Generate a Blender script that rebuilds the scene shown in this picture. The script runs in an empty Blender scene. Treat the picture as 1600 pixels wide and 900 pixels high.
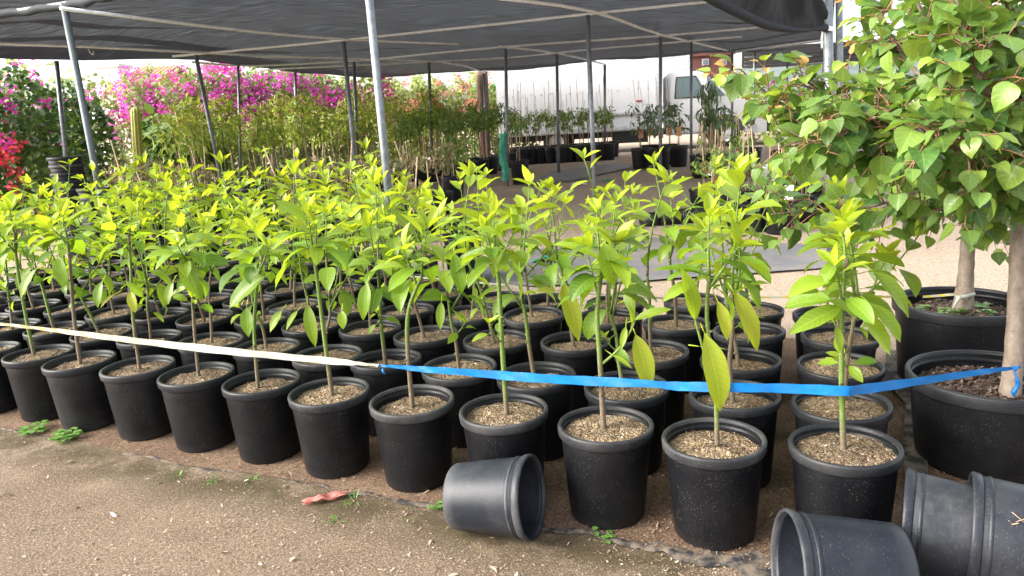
import bpy, bmesh, math, random
import numpy as np
from mathutils import Vector, Matrix

R = math.radians
scene = bpy.context.scene
COL = scene.collection

# ------------------------------------------------------------------ camera
CAMZ, PITCH, ROLL, FPX = 1.4667, R(12.891), R(-3.486), 1170.26
cp_, sp_ = math.cos(PITCH), math.sin(PITCH)
FWD = np.array([0, cp_, -sp_]); U0 = np.array([0, sp_, cp_]); R0 = np.array([1.0, 0, 0])
c_, s_ = math.cos(ROLL), math.sin(ROLL)
RT = c_ * R0 + s_ * U0
UP = -s_ * R0 + c_ * U0
EYE = np.array([0, 0, CAMZ])
cam = bpy.data.cameras.new("camera"); co = bpy.data.objects.new("camera", cam); COL.objects.link(co)
cam.sensor_width = 36.0; cam.lens = FPX / 1600 * 36; cam.clip_start = 0.05; cam.clip_end = 2000
M = Matrix.Identity(4)
for i in range(3):
    M[i][0] = RT[i]; M[i][1] = UP[i]; M[i][2] = -FWD[i]; M[i][3] = EYE[i]
co.matrix_world = M
scene.camera = co

# ------------------------------------------------------------------ light
SUN_EL, SUN_AZ = R(31), R(-104)       # azimuth measured from +Y towards +X (high on the left)
w = bpy.data.worlds.new("World"); scene.world = w; w.use_nodes = True
wn = w.node_tree; wn.nodes.clear()
sky = wn.nodes.new("ShaderNodeTexSky"); sky.sky_type = 'NISHITA'; sky.sun_disc = False
sky.sun_elevation = SUN_EL; sky.sun_rotation = SUN_AZ; sky.dust_density = 4.0; sky.air_density = 1.0; sky.ozone_density = 1.0
hs = wn.nodes.new("ShaderNodeHueSaturation"); hs.inputs['Saturation'].default_value = 0.36
bg = wn.nodes.new("ShaderNodeBackground"); bg.inputs['Strength'].default_value = 0.15
wo = wn.nodes.new("ShaderNodeOutputWorld")
wn.links.new(sky.outputs[0], hs.inputs['Color']); wn.links.new(hs.outputs[0], bg.inputs[0]); wn.links.new(bg.outputs[0], wo.inputs[0])
sl = bpy.data.lights.new("sun", 'SUN'); sl.energy = 1.0; sl.angle = R(40); sl.color = (1.0, 0.95, 0.87)
so = bpy.data.objects.new("sun", sl); COL.objects.link(so)
sd = Vector((math.sin(SUN_AZ) * math.cos(SUN_EL), math.cos(SUN_AZ) * math.cos(SUN_EL), math.sin(SUN_EL)))
so.rotation_euler = sd.to_track_quat('Z', 'Y').to_euler(); so.location = (0, 0, 20)
scene.view_settings.view_transform = 'Standard'; scene.view_settings.look = 'None'
scene.view_settings.exposure = 2.25; scene.view_settings.gamma = 1.0
scene.view_settings.use_curve_mapping = False
scene.cycles.max_bounces = 8; scene.cycles.transparent_max_bounces = 12; scene.cycles.transmission_bounces = 4
scene.cycles.diffuse_bounces = 4; scene.cycles.use_denoising = True

# ------------------------------------------------------------------ geometry of the site
def gz(x, y):
    t = min(1.0, max(0.0, (y - 5.0) / 8.0))
    return 0.28 * t * t * (3 - 2 * t)
def ray(px, py):
    return FWD + RT * (px - 800) / FPX - UP * (py - 450) / FPX
def at(px, py, Y):
    r = ray(px, py); return EYE + r * (Y / r[1])
def on_ground(px, py, dz=0.0):
    r = ray(px, py); z = dz
    for _ in range(25):
        k = (z - CAMZ) / r[2] if r[2] < -1e-4 else 400
        P = EYE + r * k; z = 0.6 * z + 0.4 * (gz(P[0], P[1]) + dz)
    return P
def at_z(px, py, z):
    r = ray(px, py); return EYE + r * ((z - CAMZ) / r[2])
def px_of(P):
    d = np.array(P) - EYE; z = d @ FWD
    return 800 + FPX * (d @ RT) / z, 450 - FPX * (d @ UP) / z

# ------------------------------------------------------------------ materials
MATS = {}
class NT:
    def __init__(s, name):
        s.m = bpy.data.materials.new(name); s.m.use_nodes = True; s.t = s.m.node_tree; s.t.nodes.clear()
        s.out = s.n("OutputMaterial"); MATS[name] = s.m
    def n(s, typ, **k):
        nd = s.t.nodes.new("ShaderNode" + typ)
        for a, b in k.items(): setattr(nd, a, b)
        return nd
    def l(s, a, b): s.t.links.new(a, b)
    def val(s, sock, v):
        if hasattr(v, 'is_output') or isinstance(v, bpy.types.NodeSocket): s.l(v, sock)
        else: sock.default_value = v
    def coord(s, kind='Object', scale=(1, 1, 1)):
        tc = s.n("TexCoord"); mp = s.n("Mapping"); mp.inputs['Scale'].default_value = scale
        s.l(tc.outputs[kind], mp.inputs[0]); return mp.outputs[0]
    def rndcoord(s, scale=(1, 1, 1)):
        tc = s.n("TexCoord"); oi = s.n("ObjectInfo"); ml = s.n("Math", operation='MULTIPLY'); ml.inputs[1].default_value = 37.0
        s.l(oi.outputs['Random'], ml.inputs[0]); ad = s.n("VectorMath", operation='ADD'); s.l(tc.outputs['Object'], ad.inputs[0]); s.l(ml.outputs[0], ad.inputs[1])
        mp = s.n("Mapping"); mp.inputs['Scale'].default_value = scale; s.l(ad.outputs[0], mp.inputs[0]); return mp.outputs[0]
    def noise(s, co, scale, detail=4, rough=.6, out='Fac'):
        nd = s.n("TexNoise"); nd.inputs['Scale'].default_value = scale; nd.inputs['Detail'].default_value = detail; nd.inputs['Roughness'].default_value = rough
        if co is not None: s.l(co, nd.inputs['Vector'])
        return nd.outputs[out]
    def vor(s, co, scale, out='Distance', feature='F1', rnd=1.0):
        nd = s.n("TexVoronoi", feature=feature); nd.inputs['Scale'].default_value = scale; nd.inputs['Randomness'].default_value = rnd
        s.l(co, nd.inputs['Vector']); return nd.outputs[out]
    def ramp(s, fac, stops, interp='LINEAR'):
        nd = s.n("ValToRGB"); nd.color_ramp.interpolation = interp; e = nd.color_ramp.elements
        while len(e) < len(stops): e.new(0.5)
        for k, (p, c) in enumerate(stops):
            e[k].position = p; e[k].color = (c, c, c, 1) if isinstance(c, (int, float)) else (*c, 1)
        s.l(fac, nd.inputs[0]); return nd.outputs[0]
    def mix(s, f, a, b, blend='MIX'):
        nd = s.n("Mix", data_type='RGBA', blend_type=blend)
        s.val(nd.inputs[0], f)
        for sock, v in ((nd.inputs[6], a), (nd.inputs[7], b)):
            if isinstance(v, tuple): sock.default_value = (*v, 1) if len(v) == 3 else v
            else: s.l(v, sock)
        return nd.outputs[2]
    def math(s, op, a, b=None):
        nd = s.n("Math", operation=op); s.val(nd.inputs[0], a)
        if b is not None: s.val(nd.inputs[1], b)
        return nd.outputs[0]
    def attr(s, name, out='Fac'):
        nd = s.n("Attribute", attribute_name=name); return nd.outputs[out]
    def bump(s, h, strength=.3, dist=.01):
        nd = s.n("Bump"); nd.inputs['Strength'].default_value = strength; nd.inputs['Distance'].default_value = dist; s.l(h, nd.inputs['Height']); return nd.outputs[0]
    def pbr(s, col, rough=.6, spec=.5, metal=0.0, normal=None, **k):
        b = s.n("BsdfPrincipled")
        if isinstance(col, tuple): b.inputs['Base Color'].default_value = (*col, 1)
        else: s.l(col, b.inputs['Base Color'])
        s.val(b.inputs['Roughness'], rough); b.inputs['Specular IOR Level'].default_value = spec; b.inputs['Metallic'].default_value = metal
        if normal is not None: s.l(normal, b.inputs['Normal'])
        for a, v in k.items(): b.inputs[a].default_value = v
        return b
    def done(s, sh): s.l(sh.outputs[0] if hasattr(sh, 'outputs') else sh, s.out.inputs[0]); return s.m

def leaf_mat(name, old, young, rough=.42, trans=.45, vein=.25, vscale=9.0, tip=None, dark=None):
    """leaf with midrib and side veins from its own leaf coordinates lv=(u,v,rnd); age 0 young .. 1 old"""
    m = NT(name); lv = m.n("Attribute", attribute_name="lv"); sx = m.n("SeparateXYZ"); m.l(lv.outputs['Vector'], sx.inputs[0])
    u, v, rn = sx.outputs; age = m.attr("age")
    c = m.mix(age, young, old)
    var = m.ramp(rn, [(0, .72), (1, 1.28)])
    c = m.mix(1.0, c, var, 'MULTIPLY')
    au = m.math('ABSOLUTE', m.math('SUBTRACT', u, .5))
    rib = m.ramp(au, [(0, 1.0), (.05, 0.0)])
    ph = m.math('FRACT', m.math('ADD', m.math('MULTIPLY', v, vscale), m.math('MULTIPLY', au, -3.0)))
    tri = m.math('ABSOLUTE', m.math('SUBTRACT', ph, .5))
    side = m.ramp(tri, [(0, .8), (.09, 0.0)])
    vn = m.math('MULTIPLY', m.math('MAXIMUM', rib, side), vein)
    c = m.mix(vn, c, tuple(min(1, a * 1.9 + .05) for a in young))
    if tip:
        nz = m.noise(lv.outputs['Vector'], 5.0)
        tf = m.math('MULTIPLY', m.ramp(m.math('ADD', v, m.math('MULTIPLY', m.math('SUBTRACT', nz, .5), .5)), [(.93, 0.0), (1.0, 1.0)]), m.ramp(m.math('MULTIPLY', rn, age), [(.45, 0.0), (.6, 1.0)]))
        c = m.mix(tf, c, tip)
    gm = m.n("NewGeometry"); back = m.mix(1.0, c, (1.25, 1.12, 1.2), 'MULTIPLY')
    c = m.mix(gm.outputs['Backfacing'], c, back)
    hgt = m.math('ADD', m.math('MULTIPLY', tri, -1.0), m.math('MULTIPLY', au, .5))
    p = m.pbr(c, rough, .42, normal=m.bump(m.math('MULTIPLY', side, -1.0), .35, .002))
    tr = m.n("BsdfTranslucent"); m.l(m.mix(1.0, c, (1.25, 1.25, .55), 'MULTIPLY'), tr.inputs[0])
    mx = m.n("MixShader"); mx.inputs[0].default_value = trans; m.l(p.outputs[0], mx.inputs[1]); m.l(tr.outputs[0], mx.inputs[2])
    return m.done(mx)

def simple(name, col, rough=.6, metal=0.0, nscale=20, var=.25, bumpk=.15, spec=.5, bd=.005):
    m = NT(name); co = m.rndcoord(); n = m.noise(co, nscale, 5)
    a = tuple(max(0, x * (1 - var)) for x in col); b = tuple(min(1, x * (1 + var)) for x in col)
    return m.done(m.pbr(m.mix(m.ramp(n, [(.3, 0.0), (.7, 1.0)]), a, b), rough, spec, metal, m.bump(n, bumpk, bd)))

def build_materials():
    # black nursery plastic with potting dust and specks
    def plastic(name, base, dust, dustk, rough):
        m = NT(name); co = m.rndcoord(); sep = m.n("SeparateXYZ"); tc = m.n("TexCoord"); m.l(tc.outputs['Object'], sep.inputs[0])
        big = m.ramp(m.noise(co, 6, 5, .65), [(.42, 0.0), (.8, 1.0)])
        spk = m.ramp(m.vor(co, 125), [(.09, 1.0), (.19, 0.0)])
        spk = m.math('MULTIPLY', spk, m.ramp(m.noise(co, 9, 3), [(.40, 0.0), (.58, 1.0)]))
        low = m.ramp(sep.outputs[2], [(0.0, .9), (.05, 0.10)])
        scr = m.ramp(m.noise(m.rndcoord((3, 3, 22)), 8, 5, .75), [(.56, 0.0), (.72, .7)])
        d = m.math('MULTIPLY', m.math('ADD', m.math('ADD', m.math('MULTIPLY', big, .5), low), m.math('MULTIPLY', scr, .4)), dustk)
        oi = m.n("ObjectInfo"); d = m.math('MULTIPLY', d, m.ramp(oi.outputs['Random'], [(0, .45), (.6, 1.0), (1, 2.6)]))
        c = m.mix(m.math('MINIMUM', d, .9), base, dust); c = m.mix(m.math('MULTIPLY', spk, .62), c, (.19, .165, .135))
        rr = m.math('ADD', rough, m.math('MULTIPLY', d, .5))
        m.done(m.pbr(c, rr, .24, normal=m.bump(m.noise(co, 60, 3), .08, .002)))
    plastic('pot_plastic', (.0024, .0028, .0042), (.080, .076, .072), .13, .40)
    plastic('rim_plastic', (.0075, .0085, .011), (.13, .125, .12), .36, .42)  # paler than the pot wall: dust, plus grazing reflection put into the base
    plastic('old_plastic', (.0075, .0098, .0155), (.17, .17, .165), .30, .38)
    # soil of light wood chips and perlite
    def chips(name, cols, scale):
        m = NT(name); co = m.rndcoord((1, 1, 1)); d = m.n("TexVoronoi", feature='F1'); d.inputs['Scale'].default_value = scale
        ds = m.n("TexNoise"); ds.inputs['Scale'].default_value = 60; m.l(co, ds.inputs['Vector'])
        ad = m.n("VectorMath", operation='SCALE'); ad.inputs['Scale'].default_value = .02; m.l(ds.outputs['Color'], ad.inputs[0])
        a2 = m.n("VectorMath", operation='ADD'); m.l(co, a2.inputs[0]); m.l(ad.outputs[0], a2.inputs[1]); m.l(a2.outputs[0], d.inputs['Vector'])
        sp = m.n("SeparateXYZ"); m.l(d.outputs['Color'], sp.inputs[0])
        c = m.ramp(sp.outputs[0], cols)
        edge = m.ramp(d.outputs['Distance'], [(.35, 1.0), (.8, .45)])
        c = m.mix(1.0, c, edge, 'MULTIPLY'); oi = m.n("ObjectInfo"); c = m.mix(1.0, c, m.ramp(oi.outputs['Random'], [(0, .80), (1, 1.28)]), 'MULTIPLY'); wet = m.noise(co, 7, 4, .6)
        c = m.mix(1.0, c, m.ramp(wet, [(.35, .62), (.55, 1.0)]), 'MULTIPLY')
        m.done(m.pbr(c, .9, .2, normal=m.bump(m.math('MULTIPLY', d.outputs['Distance'], -1.0), .8, .008)))
    chips('potting_mix', [(0, (.085, .052, .031)), (.3, (.19, .128, .074)), (.7, (.28, .20, .12)), (.93, (.36, .275, .175)), (1, (.50, .45, .37))], 130)
    chips('dark_mulch', [(0, (.045, .028, .022)), (.4, (.10, .066, .05)), (.8, (.165, .115, .088)), (1, (.28, .21, .17))], 75)
    # decomposed granite yard, in world coordinates
    m = NT('yard_dirt'); co = m.coord('Object')
    a = m.noise(co, .45, 6, .6); b = m.noise(co, 2.6, 8, .68); f = m.noise(co, 70, 6, .8); g = m.noise(co, 130, 4, .75); k = m.noise(m.coord('Object', (1, 1, 1)), 11, 5, .7)
    c = m.mix(m.ramp(a, [(.35, 0.0), (.65, 1.0)]), (.150, .106, .070), (.23, .170, .118))
    c = m.mix(m.ramp(b, [(.38, .85), (.56, 0.0)]), c, (.115, .076, .047))
    c = m.mix(m.ramp(k, [(.40, .45), (.60, 0.0)]), c, (.155, .112, .076))
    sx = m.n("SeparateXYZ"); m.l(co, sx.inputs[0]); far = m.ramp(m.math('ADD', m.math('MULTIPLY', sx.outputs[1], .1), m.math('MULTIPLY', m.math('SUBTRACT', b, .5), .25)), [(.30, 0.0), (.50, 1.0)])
    c = m.mix(far, c, m.mix(b, (.40, .305, .22), (.52, .41, .31)))     # drier yard past the bed, paled further to make up for canopy shade
    c = m.mix(m.ramp(f, [(.40, .8), (.54, 0.0)]), c, (.085, .06, .04))
    c = m.mix(m.ramp(g, [(.52, 0.0), (.64, .9)]), c, (.40, .32, .235))
    # damp dark soil with a film of moss in an irregular band of its own along the bed edge
    ea = m.attr('edge'); mo = m.noise(co, 5, 5, .7)
    c = m.mix(m.math('MULTIPLY', ea, m.ramp(mo, [(.34, 0.0), (.52, .95)])), c, (.055, .042, .022))
    c = m.mix(m.math('MULTIPLY', ea, m.ramp(m.noise(co, 13, 5, .7), [(.56, 0.0), (.66, .6)])), c, (.085, .105, .03))
    m.done(m.pbr(c, .95, .15, normal=m.bump(m.math('ADD', f, m.math('MULTIPLY', b, .6)), .8, .014)))
    # bark mulch between the pots
    m = NT('bed_mulch'); co = m.coord('Object'); b = m.noise(co, 4, 6, .7); f = m.noise(co, 110, 5, .8)
    c = m.mix(m.ramp(b, [(.35, 0.0), (.65, 1.0)]), (.20, .128, .082), (.29, .197, .132)); c = m.mix(m.ramp(f, [(.4, .85), (.6, 0.0)]), c, (.055, .034, .022))
    m.done(m.pbr(c, .95, .15, normal=m.bump(f, .9, .014)))
    # loose chips: colour from attribute
    m = NT('loose_chips'); r = m.attr("age")
    c = m.ramp(r, [(0, (.09, .06, .04)), (.3, (.19, .135, .09)), (.65, (.31, .23, .16)), (.88, (.41, .32, .235)), (1, (.58, .51, .42))])
    m.done(m.pbr(c, .9, .2))
    m = NT('mulch_chips'); r = m.attr("age")
    c = m.ramp(r, [(0, (.06, .036, .024)), (.4, (.16, .098, .06)), (.8, (.27, .18, .115)), (1, (.42, .33, .235))])
    m.done(m.pbr(c, .9, .2))
    # young green stems that go woody at the base: age attr 0 green 1 woody
    m = NT('sapling_bark'); co = m.rndcoord(); n = m.noise(co, 70, 5, .7); sp = m.ramp(m.vor(co, 140), [(.12, 1.0), (.25, 0.0)])
    g = m.mix(n, (.055, .10, .015), (.125, .18, .032)); wd = m.mix(n, (.055, .040, .024), (.155, .118, .074)); c = m.mix(m.ramp(m.math('ADD', m.attr("age"), m.math('MULTIPLY', m.math('SUBTRACT', n, .5), .6)), [(.35, 0.0), (.65, 1.0)]), g, wd)
    c = m.mix(m.math('MULTIPLY', sp, .45), c, (.5, .45, .35)); m.done(m.pbr(c, .7, .3, normal=m.bump(n, .5, .003)))
    m = NT('grey_bark'); co = m.rndcoord((1, 1, .55)); n = m.noise(co, 30, 6, .7); n2 = m.noise(m.rndcoord((1, 1, 5)), 14, 4, .6)
    c = m.mix(m.ramp(n, [(.3, 0.0), (.7, 1.0)]), (.14, .105, .08), (.29, .235, .19)); c = m.mix(m.ramp(n2, [(.6, 0.0), (.68, .5)]), c, (.15, .11, .085))
    m.done(m.pbr(c, .85, .2, normal=m.bump(m.math('ADD', n, n2), .6, .006)))
    simple('dark_bark', (.13, .095, .075), .85, nscale=40, var=.5, bumpk=.6)
    simple('twig_red', (.21, .095, .055), .6, nscale=60, var=.35)
    simple('bamboo', (.52, .39, .23), .6, nscale=18, var=.25)
    # galvanised pipe
    m = NT('galvanised'); co = m.rndcoord(); n = m.noise(co, 18, 5, .6); v = m.vor(co, 60, 'Color')
    c = m.mix(m.ramp(n, [(.35, 0.0), (.7, 1.0)]), (.135, .15, .16), (.25, .27, .285)); m.done(m.pbr(c, m.math('ADD', .38, m.math('MULTIPLY', n, .25)), .5, .55, m.bump(n, .1, .002)))
    simple('skylit_pipe', (.80, .81, .82), .35, .1, nscale=14, var=.12, bumpk=.03)  # rails paler than the posts: sky reflection put into the base colour
    simple('dark_pipe', (.085, .10, .105), .5, .3, nscale=14, var=.2, bumpk=.05)
    simple('rusty_post', (.13, .07, .045), .8, nscale=9, var=.6, bumpk=.4)
    # woven shade cloth: lets part of the light through its holes
    m = NT('shade_cloth'); co = m.coord('Object', (1.2, 14, 1)); st = m.noise(co, 2.2, 6, .7); big = m.noise(m.coord('Object'), .8, 4, .6)
    c = m.mix(m.ramp(st, [(.3, 0.0), (.7, 1.0)]), (.012, .012, .0135), (.034, .034, .037))
    d = m.pbr(c, .75, .25, normal=m.bump(m.math('ADD', st, m.math('MULTIPLY', big, 2.0)), .25, .03))
    tl = m.n("BsdfTranslucent"); m.l(m.mix(1.0, c, (1.0, 1.0, 1.05), 'MULTIPLY'), tl.inputs[0]); tp = m.n("BsdfTransparent")
    m1 = m.n("MixShader"); m1.inputs[0].default_value = .30; m.l(d.outputs[0], m1.inputs[1]); m.l(tl.outputs[0], m1.inputs[2])
    m2 = m.n("MixShader"); m.l(m.ramp(st, [(.30, .008), (.5, .03), (.75, .085)]), m2.inputs[0]); m.l(m1.outputs[0], m2.inputs[1]); m.l(tp.outputs[0], m2.inputs[2]); m.done(m2)
    simple('hem_cloth', (.012, .016, .02), .8, nscale=40, var=.4)
    # leaves
    leaf_mat('sapling_leaf', (.10, .205, .016), (.29, .385, .03), .36, .50, .22, 10, (.30, .12, .03))
    leaf_mat('yellow_leaf', (.24, .29, .02), (.36, .38, .03), .45, .42, .18, 12, (.30, .12, .03))
    leaf_mat('heart_leaf', (.048, .122, .028), (.24, .33, .05), .34, .40, .22, 5)
    leaf_mat('tip_leaf', (.40, .22, .07), (.50, .30, .10), .4, .4, .1, 5)
    leaf_mat('bronze_leaf', (.19, .31, .06), (.37, .40, .09), .5, .35, .1, 6)
    leaf_mat('mango_leaf', (.10, .165, .085), (.16, .23, .11), .45, .25, .15, 10)
    leaf_mat('wilted_leaf', (.10, .15, .05), (.33, .25, .15), .7, .25, .1, 6)
    leaf_mat('hedge_leaf', (.09, .185, .045), (.28, .38, .08), .5, .3, .1, 5)
    leaf_mat('glossy_leaf', (.042, .098, .024), (.14, .23, .05), .32, .25, .1, 5)
    leaf_mat('olive_leaf', (.13, .19, .06), (.36, .42, .14), .6, .3, .1, 5)
    leaf_mat('magenta_bract', (.55, .03, .50), (.72, .13, .66), .6, .45, .05, 5)
    leaf_mat('red_bract', (.55, .025, .055), (.75, .12, .18), .6, .4, .05, 5)
    leaf_mat('pink_bract', (.66, .12, .20), (.80, .36, .34), .6, .4, .05, 5)
    leaf_mat('weed_leaf', (.08, .20, .03), (.15, .28, .06), .5, .35, .1, 5)
    simple('cactus_skin', (.40, .39, .10), .6, nscale=12, var=.2)
    # tapes
    def tape(name, c1, c2=None, scale=16, tr=.25):
        m = NT(name); co = m.coord('Object'); n = m.noise(co, 14, 4)
        c = m.mix(m.ramp(n, [(.40, 0.0), (.70, .55)]), c1, tuple(x * .55 + .03 for x in c1))
        if c2:
            lv = m.n("Attribute", attribute_name="lv"); sx = m.n("SeparateXYZ"); m.l(lv.outputs['Vector'], sx.inputs[0])
            f = m.math('FRACT', m.math('ADD', m.math('MULTIPLY', sx.outputs[1], scale), m.math('MULTIPLY', sx.outputs[0], .5)))
            c = m.mix(m.math('MULTIPLY', m.ramp(f, [(.60, 0.0), (.66, 1.0)]), sx.outputs[2]), c, c2)
        p = m.pbr(c, .38, .4, normal=m.bump(n, .7, .008)); t = m.n("BsdfTranslucent"); m.l(c, t.inputs[0])
        mx = m.n("MixShader"); mx.inputs[0].default_value = tr; m.l(p.outputs[0], mx.inputs[1]); m.l(t.outputs[0], mx.inputs[2]); m.done(mx)
    tape('blue_tape', (.006, .17, .50)); tape('white_tape', (.42, .415, .36), (.46, .37, .02), 8); tape('pink_tape', (.50, .17, .14))
    # ground cloth
    m = NT('ground_cloth'); co = m.coord('Object'); n = m.noise(co, 2.5, 6, .65); wv = m.noise(m.coord('Object', (1, 30, 1)), 6, 3)
    c = m.mix(m.ramp(n, [(.4, 0.0), (.68, 1.0)]), (.10, .10, .105), (.22, .18, .145)); c = m.mix(m.math('MULTIPLY', wv, .4), c, (.22, .23, .245)); m.done(m.pbr(c, .55, .4, normal=m.bump(n, .5, .03)))
    m = NT('edge_cloth'); co = m.coord('Object'); n = m.noise(co, 16, 6, .7); c = m.mix(m.ramp(n, [(.42, 0.0), (.58, 1.0)]), (.022, .022, .024), (.13, .105, .08)); m.done(m.pbr(c, .8, .2, normal=m.bump(n, .5, .01)))
    simple('corrugated_black', (.016, .016, .017), .4)
    simple('green_mesh', (.03, .24, .155), .6, nscale=30, var=.3)
    # truck and buildings
    m = NT('white_paint'); n = m.noise(m.coord('Object', (1, 1, .35)), 3.2, 5, .65); c = m.mix(m.ramp(n, [(.5, 0.0), (.8, .5)]), (.44, .447, .46), (.36, .35, .33)); m.done(m.pbr(c, .32, .5))
    simple('grey_trim', (.42, .43, .45), .45, .3)
    simple('tyre_rubber', (.018, .018, .018), .8)
    simple('rim_white', (.62, .62, .6), .45)
    simple('black_trim', (.02, .02, .02), .5)
    m = NT('cab_glass'); m.done(m.pbr((.085, .12, .13), .08, .8))
    simple('amber_lens', (.75, .22, .02), .25)
    simple('red_marker', (.4, .03, .02), .3)
    simple('stucco_white', (.78, .74, .68), .9, nscale=30, var=.06)
    m = NT('terracotta'); co = m.coord('Object'); wv = m.n("TexWave", wave_type='BANDS', bands_direction='X'); wv.inputs['Scale'].default_value = 1.6; m.l(co, wv.inputs[0])
    n = m.noise(co, 5, 4); c = m.mix(n, (.40, .14, .07), (.62, .30, .19)); c = m.mix(m.math('MULTIPLY', wv.outputs['Fac'], .35), c, (.26, .09, .05)); m.done(m.pbr(c, .85, .2, normal=m.bump(wv.outputs['Fac'], .8, .08)))
    simple('red_wall', (.095, .032, .028), .85, nscale=6, var=.2)
    simple('window_dark', (.10, .12, .14), .2)
    simple('hill_scrub', (.075, .095, .085), .95, nscale=.05, var=.3)
    m = NT('tag_white'); co = m.coord('Object'); m.done(m.pbr((.78, .78, .76), .5))
    m = NT('tag_photo'); co = m.rndcoord(); v = m.vor(co, 55, 'Distance'); m.done(m.pbr(m.ramp(v, [(.3, (.72, .16, .06)), (.45, (.07, .06, .04))]), .4))
    m = NT('tag_orange'); m.done(m.pbr((.62, .30, .12), .5))
    simple('bottle_plastic', (.42, .43, .36), .25, nscale=10, var=.3)
    simple('teal_tie', (.04, .40, .36), .5)
    simple('stone', (.36, .31, .25), .9, nscale=20, var=.3)
build_materials()

# ------------------------------------------------------------------ mesh helpers
def link(name, data, mat=None, parent=None):
    o = bpy.data.objects.new(name, data); COL.objects.link(o)
    if parent is not None: o.parent = parent
    if mat is not None and data is not None: data.materials.append(MATS[mat])
    return o
def thing(name, label, cat, loc=(0, 0, 0), rz=0.0, group=None):
    o = link(name, None); o.location = loc; o.rotation_euler = (0, 0, rz); tag(o, label, cat, group); return o
def tag(o, label=None, cat=None, group=None, kind=None):
    if label: o['label'] = label
    if cat: o['category'] = cat
    if group: o['group'] = group
    if kind: o['kind'] = kind
    return o
def dup(root, loc, rz=0.0, label=None, scale=None, swap=None):
    r = root.copy(); COL.objects.link(r); r.location = loc; r.rotation_euler = (root.rotation_euler[0], root.rotation_euler[1], rz)
    if label: r['label'] = label
    if scale: r.scale = scale
    for ch in list(root.children):
        c = ch.copy(); COL.objects.link(c); c.parent = r
        for g in list(ch.children):
            d = g.copy(); COL.objects.link(d); d.parent = c
    return r

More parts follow.
